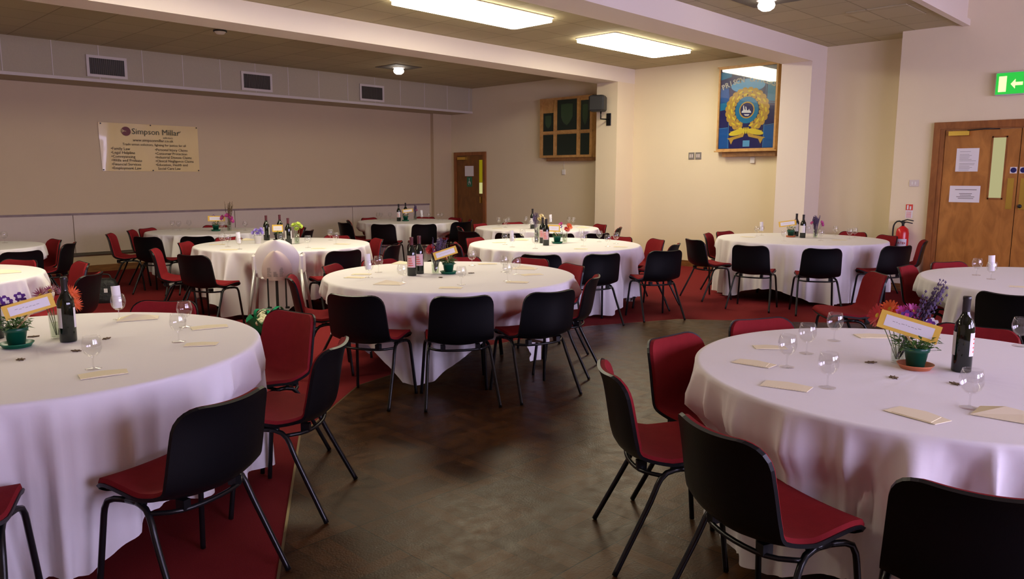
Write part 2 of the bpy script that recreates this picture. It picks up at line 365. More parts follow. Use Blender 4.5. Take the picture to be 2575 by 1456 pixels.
CHAIRS = [
 ('T1',1.179,2.510,108.9,'black-backed chair nearest the camera at the left foreground table, seen from behind'),
 ('T1',1.955,3.020,131.1,'red padded chair seen edge-on at the right of the left foreground table'),
 ('T1',2.253,3.935,189.9,'red padded chair facing us at the far right of the left foreground table'),
 ('T1',1.885,4.870,-138.4,'red chair top peeping over the back edge of the left foreground table'),
 ('T1',0.220,2.720,61.2,'red and black chair cut by the bottom left corner, at the left foreground table'),
 ('T3',2.816,4.248,25.4,'black-backed chair, left of the three nearest at the middle table'),
 ('T3',3.315,3.682,56.5,'black-backed chair, centre of the three nearest at the middle table, seen squarely'),
 ('T3',3.920,3.407,76.4,'black-backed chair, right of the three nearest at the middle table'),
 ('T3',4.777,3.701,120.4,'red chair seen edge-on at the right end of the middle table'),
 ('T3',5.311,4.362,160.6,'red chair behind the right rim of the middle table, half hidden by an edge-on one'),
 ('T3',3.022,5.428,-30.3,'red chair seen edge-on at the left end of the middle table, by the high chair'),
 ('T3',3.681,5.907,-53.6,'red chair facing right behind the left rim of the middle table'),
 ('T3',4.286,5.993,-96.3,'red chair top over the far rim of the middle table, left of its bottles'),
 ('T3',5.459,5.031,-168.7,'red chair top over the far rim of the middle table, right of its glasses'),
 ('T3',5.035,5.624,-136.0,'red chair top over the far rim of the middle table, behind the yellow sign'),
 ('T5',6.280,4.783,66.6,'black-backed chair on the near side of the brightest table, seen squarely'),
 ('T5',7.048,4.521,63.9,'black-backed chair turned left at the right of the brightest table'),
 ('T5',7.874,4.906,109.5,'red chair seen edge-on behind the turned black one at the brightest table'),
 ('T5',8.322,5.464,151.7,'red chair facing us at the right end of the brightest table'),
 ('T5',5.735,5.198,35.9,'black chair back left of centre on the near side of the brightest table'),
 ('T5',8.359,6.079,176.9,'red chair top over the far right rim of the brightest table'),
 ('T5',6.776,7.359,-77.2,'red chair at the far left rim of the brightest table'),
 ('T5',6.050,6.884,-36.3,'red chair seen edge-on at the left end of the brightest table'),
 ('T7',7.503,8.273,5.2,'black-backed chair at the left of the honours board table'),
 ('T7',8.148,9.183,-35.1,'red chair seen edge-on, leftmost at the honours board table'),
 ('T7',7.667,7.559,29.3,'black chair back on the near side of the honours board table, left one'),
 ('T7',8.146,6.994,53.2,'black chair back on the near side of the honours board table, behind orange flowers'),
 ('T7',8.608,6.662,70.9,'black chair back at the near right of the honours board table'),
 ('T7',10.375,7.966,158.1,'red chair facing us at the right end of the honours board table'),
 ('T7',9.916,7.240,120.3,'red chair seen edge-on at the right of the honours board table by the pillar'),
 ('T7',8.988,9.607,-78.8,'red chair top over the far left rim of the honours board table'),
 ('T7',9.738,9.512,-115.6,'red chair top over the far middle rim of the honours board table'),
 ('T8',7.647,10.528,34.5,'black-backed chair, left of the two nearest at the single door table'),
 ('T8',8.177,10.031,62.8,'black-backed chair, right of the two nearest at the single door table'),
 ('T8',7.892,11.942,-31.0,'red chair facing us at the left end of the single door table'),
 ('T8',7.420,11.372,-0.5,'dark chair behind the red one at the left end of the single door table'),
 ('T8',10.049,11.322,178.2,'red chair at the far right rim of the single door table'),
 ('T8',9.119,10.116,81.7,'black-backed chair at the right end of the single door table'),
 ('T8',9.773,10.584,139.6,'red chair seen edge-on against the single door at the single door table'),
 ('T8',8.726,12.482,-83.2,'dark chair top over the far left rim of the single door table'),
 ('T8',9.799,11.989,-146.2,'dark chair top over the far right rim of the single door table'),
 ('T4',3.174,7.632,21.9,'black-backed chair with red seat at the near left of the high chair table'),
 ('T4',3.149,8.555,-29.1,'red chair seen edge-on at the left of the high chair table'),
 ('T4',3.767,9.251,-43.0,'red chair facing us at the left end of the high chair table'),
 ('T4',4.568,6.926,86.5,'black-backed chair at the near right of the high chair table'),
 ('T4',5.823,8.040,161.9,'red chair facing us at the right end of the high chair table'),
 ('T4',5.404,7.137,120.1,'dark edge-on chair at the right end of the high chair table'),
 ('T4',4.513,9.631,-83.1,'red chair top over the far left rim of the high chair table'),
 ('T4',5.772,8.922,-155.7,'red chair top over the far right rim of the high chair table'),
 ('T9',4.276,9.985,61.2,'black-backed chair on the near side of the seed head table'),
 ('T9',3.754,10.389,30.2,'black-backed chair with red seat at the left of the seed head table'),
 ('T9',4.075,11.880,-32.1,'red chair facing us at the left end of the seed head table'),
 ('T9',3.603,11.326,-29.1,'red chair seen edge-on, leftmost at the seed head table'),
 ('T9',4.415,12.172,-56.1,'red chair top over the far left rim of the seed head table'),
 ('T9',5.552,12.193,-121.7,'red chair top over the far rim of the seed head table, behind the potted sign'),
 ('T9',6.339,10.753,157.8,'red chair facing us at the right end of the seed head table'),
 ('T9',6.016,10.039,128.8,'dark chair back at the right end of the seed head table'),
 ('T10',2.109,9.188,100.0,'black-backed chair on the near side of the farthest left table'),
 ('T10',2.848,10.713,-176.4,'red chair facing us at the right of the farthest left table'),
 ('T10',2.815,10.012,146.5,'red and black edge-on chair at the right of the farthest left table'),
 ('T11',1.898,8.306,-148.0,'red chair facing us over the far rim of the left edge table'),
 ('T11',2.240,7.630,178.3,'red chair facing us at the right of the left edge table'),
 ('T11',2.021,6.658,138.4,'dark edge-on chair at the right of the left edge table'),
 ('T6',8.281,4.213,11.9,'black-backed chair on the near side of the fire extinguisher table, left one of the pair'),
 ('T6',8.509,3.432,35.3,'black-backed chair on the near side of the fire extinguisher table, right one of the pair'),
 ('T6',9.520,2.943,60.3,'black-backed chair turned left at the near right of the fire extinguisher table'),
 ('T6',10.634,2.981,110.6,'red chair seen edge-on against the double doors at the fire extinguisher table'),
 ('T6',11.244,3.621,145.7,'red chair facing us below the fire extinguisher at the fire extinguisher table'),
 ('T6',8.612,5.186,-25.8,'black and red edge-on chair, leftmost at the fire extinguisher table'),
 ('T6',9.698,5.623,-71.8,'red chair facing us at the left end of the fire extinguisher table'),
 ('T6',10.273,5.668,-97.8,'red chair top over the far left rim of the fire extinguisher table'),
 ('T6',11.620,4.244,174.1,'red chair top over the far right rim of the fire extinguisher table'),
 ('T12',6.600,2.159,130.1,'red chair leaning into view left of the double door table, above the pink flowers'),
 ('T12',7.321,2.250,-90.9,'red chair seen edge-on at the left of the double door table'),
 ('T12',7.977,2.074,-121.1,'red chair top over the far left rim of the double door table'),
 ('T12',6.002,1.168,-9.5,'black-backed chair behind the wine bottle, at the double door table'),
 ('T2',2.058,1.162,-21.1,'black-backed chair with red seat at the near left of the right foreground table'),
 ('T2',2.096,0.408,15.6,'large black chair back cut by the bottom right corner, at the right foreground table'),
 ('T2',2.441,1.868,-42.9,'red chair seen edge-on, leftmost at the right foreground table'),
 ('T2',3.189,2.042,-95.1,'red padded chair facing us at the far left of the right foreground table'),
 ('T2',3.944,1.951,-116.5,'red chair top over the far rim of the right foreground table'),
 ('T2',4.581,1.004,-176.8,'red chair top behind the wine bottle of the right foreground table'),
]
GLASSES = [
 ('T1',0.999,3.422,0,'nearest the camera'),
 ('T1',1.480,4.546,1,'holding a rolled paper'),
 ('T1',1.469,3.704,0,'left of the right-hand pair'),
 ('T1',1.646,4.052,0,'right of the right-hand pair'),
 ('T2',3.088,1.374,0,'leftmost of the cluster of four'),
 ('T2',3.399,1.422,0,'second from the left, behind its neighbour'),
 ('T2',3.770,1.443,0,'farthest one'),
 ('T2',2.884,1.118,0,'nearest of the cluster of four'),
 ('T2',2.974,0.656,0,'in front of the wine bottle'),
 ('T2',4.280,0.758,0,'cut by the right edge'),
 ('T3',3.554,4.643,0,'left of the bottles'),
 ('T3',3.552,5.078,1,'holding a rolled paper'),
 ('T3',3.809,5.304,0,'behind the one with paper'),
 ('T3',3.802,4.244,0,'in front of the green pot'),
 ('T3',4.193,4.142,0,'nearest of the right-hand three'),
 ('T3',4.547,4.389,0,'rightmost'),
 ('T3',4.592,4.574,0,'farthest of the right-hand three'),
 ('T3',4.721,5.121,0,'behind the green pot'),
 ('T4',4.070,8.803,0,'leftmost'),
 ('T4',3.997,8.503,0,'second from the left'),
 ('T4',3.953,8.128,1,'holding a white paper'),
 ('T4',4.540,8.273,0,'above the high chair'),
 ('T4',4.607,7.771,0,'right of the green flowers'),
 ('T4',5.382,8.526,0,'far one of the right-hand pair'),
 ('T4',5.102,7.962,0,'near one of the right-hand pair'),
 ('T5',6.538,6.500,0,'leftmost'),
 ('T5',6.368,6.212,1,'holding a pale paper'),
 ('T5',7.171,6.809,0,'third from the left'),
 ('T5',6.411,5.886,0,'nearest the camera'),
 ('T5',7.725,6.277,0,'far one right of the flowers'),
 ('T5',7.052,5.698,0,'near one right of the flowers'),
 ('T5',7.693,5.958,0,'before the black chair back'),
 ('T5',7.218,5.465,0,'nearest of the right-hand three'),
 ('T5',7.604,5.630,0,'rightmost'),
 ('T6',10.052,5.007,0,'left one of the pair by a paper'),
 ('T6',10.245,5.032,1,'holding a white paper'),
 ('T6',9.527,4.369,0,'before the tilted sign'),
 ('T6',10.728,4.571,0,'between bottle and vase'),
 ('T6',9.942,4.058,0,'right of the vase'),
 ('T6',10.937,4.265,0,'in the gap right of the flowers'),
 ('T6',10.491,3.898,0,'left one of the right-hand pair'),
 ('T6',10.759,3.930,0,'right one of the right-hand pair'),
 ('T7',9.068,9.168,0,'leftmost'),
 ('T7',8.852,8.792,0,'second from the left'),
 ('T7',9.349,9.208,0,'third from the left'),
 ('T7',9.651,9.080,0,'left of the bottle'),
 ('T7',8.855,8.244,0,'just before the bottle'),
 ('T7',10.110,8.493,0,'left one behind the orange flowers'),
 ('T7',10.078,8.369,0,'right one behind the orange flowers'),
 ('T7',9.711,8.562,1,'holding a white paper'),
 ('T8',8.689,12.074,0,'leftmost'),
 ('T8',8.645,11.923,0,'second from the left'),
 ('T8',8.856,11.919,0,'left of the bottles'),
 ('T8',9.402,11.411,0,'right of the white paper'),
 ('T8',9.530,11.291,0,'left one of the last pair'),
 ('T8',9.581,11.245,0,'rightmost'),
 ('T8',9.213,11.395,1,'holding a white paper'),
 ('T9',4.731,11.891,0,'leftmost'),
 ('T9',4.760,11.739,0,'second from the left'),
 ('T9',4.948,11.812,0,'third from the left'),
 ('T9',5.043,10.872,0,'beside the green pot'),
 ('T9',5.443,10.968,0,'right of the flowers'),
 ('T10',2.308,10.892,0,'the only one'),
 ('T12',7.266,1.641,0,'the left one'),
 ('T12',7.058,1.488,1,'holding a rolled paper'),
]
BOTTLES = [
 ('T1',1.097,4.102,'front one with two pale labels'),
 ('T1',0.866,4.439,'neck showing at the left edge'),
 ('T2',3.540,0.824,'with two pale labels beside the potted sign'),
 ('T3',3.877,4.936,'left one of the pair'),
 ('T3',4.005,4.996,'right one of the pair'),
 ('T4',4.796,9.089,'left one of the three'),
 ('T4',5.017,9.146,'middle one behind the yellow sign'),
 ('T4',4.664,8.307,'right one of the three'),
 ('T5',6.813,6.080,'front one with pale label'),
 ('T5',7.036,6.339,'back one half hidden'),
 ('T6',10.454,4.624,'left one of the pair'),
 ('T6',10.235,4.431,'right one of the pair'),
 ('T7',8.954,8.283,'the only one'),
 ('T8',8.726,11.475,'left one with a pale label'),
 ('T8',9.251,11.946,'right one behind the sign'),
]
POTS = [
 ('T1',0.887,4.136,'green',0.061,0.950,-14,0.21),
 ('T2',3.455,0.976,'terracotta',-0.035,0.940,14,0.235),
 ('T3',4.179,4.825,'green',-0.025,0.935,-18,0.2),
 ('T4',4.839,8.873,'dark',-0.003,0.920,0,0.2),
 ('T5',7.124,6.173,'green',-0.041,0.945,2,0.2),
 ('T6',10.256,4.609,'terracotta',-0.049,0.945,-9,0.23),
 ('T8',8.818,11.389,'green',0.041,0.950,-6,0.2),
 ('T9',5.085,11.186,'green',0.016,0.945,1,0.26),
]
VASES = [
 ('T1',1.082,4.224,'g',0.21),
 ('T2',3.509,1.062,'g',0.2),
 ('T3',4.100,4.902,'g',0.2),
 ('T4',4.482,8.718,'w',0.13),
 ('T4',4.794,8.338,'g',0.2),
 ('T5',7.030,6.428,'g',0.3),
 ('T5',7.282,6.185,'g',0.2),
 ('T6',10.363,4.309,'g',0.2),
 ('T8',9.206,11.593,'g',0.2),
 ('T9',5.230,11.048,'g',0.22),
]
NAPKINS = [
 ('T1',0.996,3.303,'flat','beside the nearest glass'),
 ('T1',1.521,3.576,'flat','right of the pair of glasses'),
 ('T1',1.734,3.964,'flat','behind the pair of glasses'),
 ('T1',1.555,4.488,'tent','behind the paper-filled glass'),
 ('T2',3.048,1.504,'flat','leftmost'),
 ('T2',3.397,1.600,'flat','farthest left'),
 ('T2',2.793,1.243,'flat','before the nearest of four glasses'),
 ('T2',2.755,0.762,'flat','in front of the terracotta saucer'),
 ('T2',2.964,0.525,'tent','folded up by the right edge'),
 ('T2',4.026,1.337,'flat','behind the potted sign'),
 ('T3',3.472,5.156,'flat','leftmost'),
 ('T3',3.440,4.662,'tent','folded, near the left glasses'),
 ('T3',4.364,5.706,'tent','thick, behind the bottles'),
 ('T3',3.631,4.176,'flat','nearest the camera'),
 ('T3',4.197,4.042,'flat','right of the near glass'),
 ('T3',4.620,4.279,'flat','rightmost'),
 ('T3',4.882,4.615,'tent','behind the right-hand glasses'),
 ('T3',4.911,5.119,'flat','at the far side'),
 ('T3',3.625,5.294,'flat','behind the leftmost'),
 ('T4',4.047,8.902,'flat','far left'),
 ('T4',3.845,8.165,'flat','near left'),
 ('T4',4.635,7.604,'flat','near right'),
 ('T4',5.154,7.913,'flat','far right'),
 ('T4',4.617,9.261,'tent','stacked behind the paper-filled glass'),
 ('T5',7.149,6.830,'tent','left of the vase'),
 ('T5',6.747,5.492,'flat','near middle'),
 ('T5',7.283,5.328,'flat','right end'),
 ('T5',6.689,6.756,'flat','left end'),
 ('T6',9.821,5.026,'flat','left end'),
 ('T6',10.184,3.916,'flat','right side'),
 ('T7',8.611,8.742,'flat','left end'),
 ('T7',9.695,7.856,'tent','right end'),
 ('T8',8.535,12.026,'flat','left end'),
 ('T9',5.367,11.163,'flat','before the flowers'),
 ('T11',1.563,7.470,'tent','bright cream, the only one'),
 ('T12',6.692,1.211,'flat','at the right edge'),
]
FAVOURS = [
 ('T1',0.828,3.822,'nearest the green saucer'),
 ('T1',1.054,3.838,'by the nearest glass'),
 ('T1',1.247,4.032,'right of the bottle'),
 ('T1',1.005,4.341,'between pot and bottle'),
 ('T2',3.425,1.146,'left of the saucer'),
 ('T2',3.223,0.987,'before the saucer'),
 ('T2',3.293,0.781,'before the bottle'),
 ('T3',4.334,4.711,'right of the green pot'),
 ('T3',3.963,4.673,'before the vase'),
]
TBL = {t[0]: t for t in TABLES}

# ---------------------------------------------------------------- room
XR, YF, ZC = 11.92, 13.72, 3.54         # right wall, far (sign) wall, main ceiling
XL, YB = -4.5, -3.8
XP, YP = 11.40, 3.71                     # thick part of the right wall
struct('floor', MB().box((XL,YB,-.1),(XR+.1,YF+.1,0)), 'carpet', 'red carpet covering the hall')
poly = [(1.0,2.05),(2.28,4.02),(3.18,4.72),(4.6,5.02),(6.22,4.96),(7.26,4.50),(8.45,2.95),(9.0,1.2),(8.6,-1.2),(7.2,-2.8),(4.6,-3.4),(2.6,-2.9),(1.0,-1.2)]
struct('floor_parquet', MB().prism(poly, 0, .003), 'parquet', 'worn brown parquet dance floor set in the carpet')
bm_ = MB()
for i in range(len(poly)):
    a = Vector((*poly[i],0)); b = Vector((*poly[(i+1)%len(poly)],0)); d = (b-a).normalized(); n = Vector((-d.y,d.x,0))*.006
    bm_.add([a-n+Vector((0,0,.0045)), b-n+Vector((0,0,.0045)), b+n+Vector((0,0,.0045)), a+n+Vector((0,0,.0045))], [(0,1,2,3)])
struct('trim_1', bm_, mat('thin metal floor edging', (.22,.16,.07), .35, .7), 'thin metal strip around the parquet')
struct('wall_far', MB().box((XL,YF,0),(XR+.1,YF+.15,ZC)), 'wallb', 'beige far wall carrying the law firm banner')
struct('wall_right', MB().box((XR,YP-.2,0),(XR+.15,YF,ZC)), 'wall', 'cream right wall with alcoves')
struct('wall_door', MB().box((XP,YB,0),(XR+.15,YP,4.4)), 'wall', 'cream wall around the double doors')
struct('wall_left', MB().box((XL-.15,YB,0),(XL,YF+.15,4.4)), 'wall')
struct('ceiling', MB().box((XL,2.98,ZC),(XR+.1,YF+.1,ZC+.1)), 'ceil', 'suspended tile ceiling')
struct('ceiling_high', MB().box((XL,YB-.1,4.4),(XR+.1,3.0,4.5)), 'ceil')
struct('trim_2', MB().box((XL,2.94,ZC),(XP,2.98,4.4)).box((XL,2.90,ZC-.03),(XP,2.98,ZC+.05)), 'beam', 'pale fascia at the ceiling step')
# lift out the odd ceiling tile
struct('trim_3', MB().box((9.62,3.12,ZC-.012),(10.36,3.80,ZC-.002)), 'ceil', 'lowered ceiling tile with shadow gap')
# wall behind the camera with daylight windows
wb = MB(); wins = [(.7,2.7),(3.7,5.7),(6.7,8.7)]
xs = [XL]+[v for w in wins for v in w]+[XP]
for i in range(0, len(xs), 2): wb.box((xs[i],YB-.15,0),(xs[i+1],YB,4.4))
for a,b in wins: wb.box((a,YB-.15,0),(b,YB,1.0)); wb.box((a,YB-.15,2.9),(b,YB,4.4))
struct('wall_back', wb, 'wall')
for i,(a,b) in enumerate(wins):
    fr = MB(); 
    for x in (a, (a+b)/2-.03, b-.06): fr.box((x,YB-.08,1.0),(x+.06,YB-.02,2.9))
    for z in (1.0, 2.25, 2.84): fr.box((a,YB-.08,z),(b,YB-.02,z+.06))
    w = struct('window_%d' % (i+1), fr, 'white')
    part('pane', MB().box((a,YB-.12,1.0),(b,YB-.10,2.9)), 'day', w)
# beams and pillars
for nm,y0,lab in (('beam',8.48,'far ceiling beam joining the pillar with the speaker'),('beam',4.94,'near ceiling beam over the pillar beside the coloured banner case')):
    o = struct(nm, MB().box((XL,y0,3.28),(XR,y0+.47,ZC)), 'beam', lab)
    o = struct('pillar', MB().box((XP,y0,0),(XR,y0+.47,3.28)), 'beam' if y0 < 6 else 'wall', 'square pillar under the '+lab.split(' joining')[0].split(' over')[0])
# far wall: pilaster, lower panels, dado strip
struct('trim_4', MB().box((11.38,YF-.10,0),(XR,YF,3.0)), 'wallb', 'narrow pilaster in the far corner')
struct('trim_5', MB().box((XL,YF-.035,.94),(11.3,YF,.975)), 'trimline', 'mauve dado strip along the far wall')
lp = MB()
xs = [-4.4,-1.5,1.2,3.87,6.6,9.2,11.3]
for i in range(len(xs)-1): lp.box((xs[i]+.006,YF-.03,.33),(xs[i+1]-.006,YF,.94))
struct('trim_6', lp, mat('lower wall panel', (.60,.50,.42), .6, noise=.03), 'pale panels below the dado strip')
struct('trim_7', MB().box((XL,YF-.05,.285),(11.3,YF,.325)), 'darkjoint', 'dark ledge along the foot of the far wall')
struct('baseboard_far', MB().box((XL,YF-.02,0),(11.38,YF,.11)), 'skirt')
struct('baseboard_right', MB().box((XR-.02,5.41,0),(XR,8.48,.105)).box((XR-.02,8.95,0),(XR,12.43,.105)).box((XR-.02,YP,0),(XR,4.94,.105)), 'skirt')
struct('baseboard_door', MB().box((XP-.02,3.24,0),(XP,YP,.105)).box((XP-.02,YB,0),(XP,1.15,.105)), 'skirt')
# boxed duct along the far wall
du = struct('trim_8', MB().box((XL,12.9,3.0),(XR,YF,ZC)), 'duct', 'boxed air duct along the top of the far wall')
jm = MB()
x = 2.9-.637*11
while x < XR: jm.box((x-.006,12.893,3.04),(x+.006,12.9,ZC)); x += .637
part('panel_joint', jm, 'joint', du); part('edge_strip', MB().box((XL,12.885,2.99),(XR,12.9,3.035)), 'joint', du)
def vent(x, lab):
    t = thing('air_vent', lab, 'vent', (x,12.89,3.225), 0, 'air vents in the duct')
    f = MB()
    for a,b in (((-.29,-.02,.12),(.29,0,.16)),((-.29,-.02,-.16),(.29,0,-.12)),((-.29,-.02,-.12),(-.25,0,.12)),((.25,-.02,-.12),(.29,0,.12))): f.box(a,b)
    part('frame', f, 'joint', t); part('backing', MB().box((-.25,-.004,-.12),(.25,0,.12)), 'darkjoint', t)
    g = MB()
    for i in range(18): xx = -.24+i*.0282; g.box((xx,-.016,-.12),(xx+.006,-.006,.12))
    part('grille', g, mat('dark grey vent slats', (.06,.06,.045), .5), t); return t
for x,l in ((4.28,'leftmost of the three air vents in the duct'),(6.74,'middle one of the three air vents in the duct'),(9.19,'rightmost of the three air vents, smallest in view')): vent(x,l)
# lights
def fluo(x0,y0,x1,y1,lab):
    t = thing('fluorescent_light', lab, 'ceiling light', ((x0+x1)/2,(y0+y1)/2,ZC), 0, 'fluorescent ceiling panels')
    w=(x1-x0)/2; h=(y1-y0)/2
    pts=[]
    for cx,cy,a in ((w-.06,h-.06,0),(-w+.06,h-.06,90),(-w+.06,-h+.06,180),(w-.06,-h+.06,270)):
        for k in range(5): an=R(a+k*22.5); pts.append((cx+.06*math.cos(an),cy+.06*math.sin(an)))
    inner=[(p[0]*.985,p[1]*.96) for p in pts]
    part('diffuser', MB().prism(inner,-.055,-.012), 'fluo', t); part('tray', MB().prism(pts,-.012,-.001), 'white', t)
    return t
fluo(5.42,6.53,7.46,7.26,'larger looking lit fluorescent panel at the top of the frame')
fluo(8.72,6.54,10.72,7.28,'lit fluorescent panel nearer the pillar and banner case')
for xo in (2.12,-1.18): fluo(xo,6.53,xo+2.04,7.27,'lit fluorescent panel out of view above the camera side')
def globe(x,y,lab):
    t = thing('globe_light', lab, 'ceiling light', (x,y,ZC), 0, 'globe lights in dark tiles')
    part('base_tile', MB().box((-.30,-.30,-.008),(.30,.30,-.001)), mat('dark light tile', (.12,.10,.08), .7), t)
    part('bulb', MB().lathe([(0,-.13),(.05,-.125),(.085,-.10),(.095,-.07),(.085,-.04),(.05,-.012),(0,-.008)], 20), 'globe', t)
    part('ring', MB().lathe([(.06,-.02),(.11,-.018),(.115,-.008)], 20), 'white', t)
globe(8.73,11.40,'small lit globe light over the far part of the room')
globe(8.33,4.17,'lit globe light cut by the top edge of the frame')
t = thing('smoke_detector', 'small smoke detector on the ceiling above the law firm banner', 'smoke detector', (4.93,10.39,ZC))
part('base', MB().lathe([(0,-.02),(.09,-.02),(.09,-.001)],20), 'dark', t); part('cover', MB().lathe([(0,-.055),(.05,-.05),(.075,-.02),(.075,-.018)],20), 'white', t)

# ---------------------------------------------------------------- doors and wall fittings
def wbox(mb, x, y0, y1, z0, z1, d): return mb.box((x-d, min(y0,y1), z0),(x, max(y0,y1), z1))
# far single door on the right wall (x = XR)
d1 = struct('door_1', wbox(wbox(wbox(MB(),XR,13.48,13.395,0,2.062,.05),XR,12.515,12.44,0,2.062,.05),XR,12.44,13.48,2.063,2.14,.05), 'doorframe', 'single brown wooden door in the far corner')
part('door_leaf', wbox(MB(),XR,12.516,13.394,.01,2.06,.03), wood_mat('dark oak leaf', (.15,.055,.009), (.22,.085,.014), (2,2,1), .4), d1)
part('closer', wbox(MB(),XR-.03,13.32,13.05,1.97,2.03,.06), 'brass', d1)
part('vision_panel', wbox(MB(),XR-.03,12.64,12.54,1.46,1.96,.004), 'corridorg', d1); part('vision_panel', wbox(MB(),XR-.03,12.64,12.54,1.21,1.455,.004), 'corridorl', d1)
part('notice', wbox(MB(),XR-.03,13.12,12.83,1.60,1.83,.004), 'paper', d1, 'white paper notice')
sg = part('toilet_sign', wbox(MB(),XR-.03,13.05,12.88,1.36,1.585,.004), 'signgreen', d1, 'green accessible toilet sign')
wm = MB(); mm = frame_on((XR-.036,12.965,1.44),(0,-1,0))
for k in range(14):
    a = R(-60+k*22); b = R(-60+(k+1)*22) 
    wm.add([mm@Vector((.045*math.cos(a),.045*math.sin(a),0)), mm@Vector((.045*math.cos(b),.045*math.sin(b),0)), mm@Vector((.035*math.cos(b),.035*math.sin(b),0)), mm@Vector((.035*math.cos(a),.035*math.sin(a),0))], [(0,1,2,3)])
wm.box((-.012,.0,0),(.0,.08,.001),mm).box((0,0,0),(.035,.012,.001),mm).box((-.018,.085,0),(.004,.108,.001),mm)
part('wheelchair_symbol', wm, 'silver', sg)
part('handle', MB().box((XR-.07,12.56,1.0),(XR-.03,12.59,1.14)), 'brass', d1)
# double doors on the thick wall (x = XP)
fr = MB(); wbox(fr,XP,3.21,3.13,0,2.21,.06); wbox(fr,XP,1.29,1.21,0,2.21,.06); wbox(fr,XP,1.21,3.21,2.21,2.30,.06); wbox(fr,XP,3.129,3.075,0,2.195,.05); wbox(fr,XP,1.345,1.291,0,2.195,.05); wbox(fr,XP,1.291,3.129,2.195,2.209,.05)
d2 = struct('door_2', fr, 'doorframe', 'varnished oak double doors at the right')
def leaf(y0, y1, side):
    L = part('door_leaf', wbox(MB(),XP,y0,y1,.01,2.19,.035), 'doorwood', d2)
    s = 1 if side == 0 else -1; e = y1 if side == 0 else y0   # meeting edge
    xx = XP-.035
    part('vision_panel', wbox(MB(),xx,e+s*.155,e+s*.295,1.32,2.08,.004), 'corridor', L)
    bd = MB(); wbox(bd,xx,e+s*.14,e+s*.155,1.30,2.10,.010); wbox(bd,xx,e+s*.295,e+s*.31,1.30,2.10,.010); wbox(bd,xx,e+s*.14,e+s*.31,1.30,1.32,.010); wbox(bd,xx,e+s*.14,e+s*.31,2.08,2.10,.010)
    part('bead', bd, 'doorframe', L)
    st = part('sticker', wbox(MB(),xx,e+s*.01,e+s*.085,1.63,1.71,.002), 'paper', L, 'white square with a blue disc')
    m_ = frame_on((xx-.0035,e+s*.0475,1.67),(0,-1,0))
    part('disc', MB().disc([(.033*math.cos(a*PI/10),.033*math.sin(a*PI/10)) for a in range(20)],0,m_), 'blue0', st)
    part('push_plate', wbox(MB(),xx,e+s*.03,e+s*.10,1.18,1.57,.004), 'brass', L, 'brass push plate')
    part('kick_plate', wbox(MB(),xx,y0-.06,y1+.06,.06,.24,.003), 'brass', L)
    return L
La = leaf(3.07, 2.215, 0); Lb = leaf(2.205, 1.35, 1)
part('closer', wbox(MB(),XP-.035,3.02,2.78,2.12,2.175,.06), 'brass', La); part('closer_arm', MB().tube([(XP-.09,2.80,2.18),(XP-.14,2.6,2.19),(XP-.05,2.45,2.19)],.008,6), 'dark', La)
part('lock', MB().lathe([(0,.03),(.02,.028),(.026,0)],12,frame_on((XP-.035,2.16,1.22),(0,-1,0))), 'dark', Lb)
n1 = part('notice', wbox(MB(),XP-.035,2.92,2.66,1.655,1.955,.004), 'paper', La, 'typed white notice, upper one')
n2 = part('notice', wbox(MB(),XP-.035,2.965,2.61,1.255,1.47,.004), 'paper', La, 'wide white notice, lower one')
random.seed(4)
tx = MB(); m_ = frame_on((XP-.0402,2.90,1.93),(0,-1,0))
for i in range(15):
    if i in (1,8): continue
    tx.box((.02,-.02-i*.017,0),(.02+random.uniform(.10,.2),-.016-i*.017,.0004),m_)
part('print', tx, 'ink', n1)
tx = MB(); m_ = frame_on((XP-.0402,2.95,1.45),(0,-1,0))
tx.box((.05,-.035,0),(.30,-.026,.0004),m_)
for i,(a,b) in enumerate(((.10,.25),(.11,.24),(.07,.28),(.09,.27))): tx.box((a,-.085-i*.021,0),(b,-.077-i*.021,.0004),m_)
part('print', tx, 'ink', n2)
t = thing('exit_sign', 'lit green emergency exit sign box above the double doors', 'exit sign', (XP-.001,2.28,2.74))
part('housing', MB().bev((-.09,-.26,-.14),(-.005,.26,.14),.01), 'steel', t)
ff = part('face', MB().box((-.094,-.25,-.13),(-.09,.25,.13)), 'exitgreen', t)
m_ = frame_on((-.0945,.22,-.10),(0,-1,0))
part('door_pictogram', MB().box((0,0,0),(.085,.19,.001),m_), 'exitwhite', ff)
part('arrow', MB().disc([(.13,.09),(.18,.15),(.18,.11),(.26,.11),(.26,.07),(.18,.07),(.18,.03)],.001,m_), 'exitwhite', ff)
t = thing('fire_extinguisher', 'red water fire extinguisher on the wall left of the double doors', 'fire extinguisher', (XP-.10,3.49,.38))
part('cylinder', MB().lathe([(0,0),(.075,.003),(.082,.03),(.082,.44),(.07,.495),(.035,.525),(.02,.535)],28), 'extred', t)
part('valve', MB().tube([(0,0,.53),(0,0,.58)],.018,10).box((-.02,-.02,.57),(.02,.02,.60)), 'dark', t)
part('handle', MB().tube([(0,.02,.60),(0,-.05,.625),(0,-.13,.61)],.008,6).tube([(0,.02,.585),(0,-.05,.59),(0,-.12,.575)],.008,6), 'dark', t)
part('hose', MB().tube(smooth_pts([(0,.02,.59),(0,.07,.60),(0,.115,.55),(0,.125,.45),(0,.12,.25),(0,.11,.12)],18),.011,8), 'dark', t)
lb = MB().lathe([(.0828,.20),(.0828,.36)],16,None,R(120),R(240)); part('label', lb, 'paper', t)
tm = text_mb('WATER',.045,frame_on((-.084,.075,.29),(0,-1,0))); part('lettering', tm, 'signred', t)
part('bracket', MB().box((.07,-.03,.2),(.098,.03,.5)), 'dark', t)
t = thing('wall_sign', 'small red fire extinguisher notice above the extinguisher', 'sign', (XP-.001,3.455,1.11))
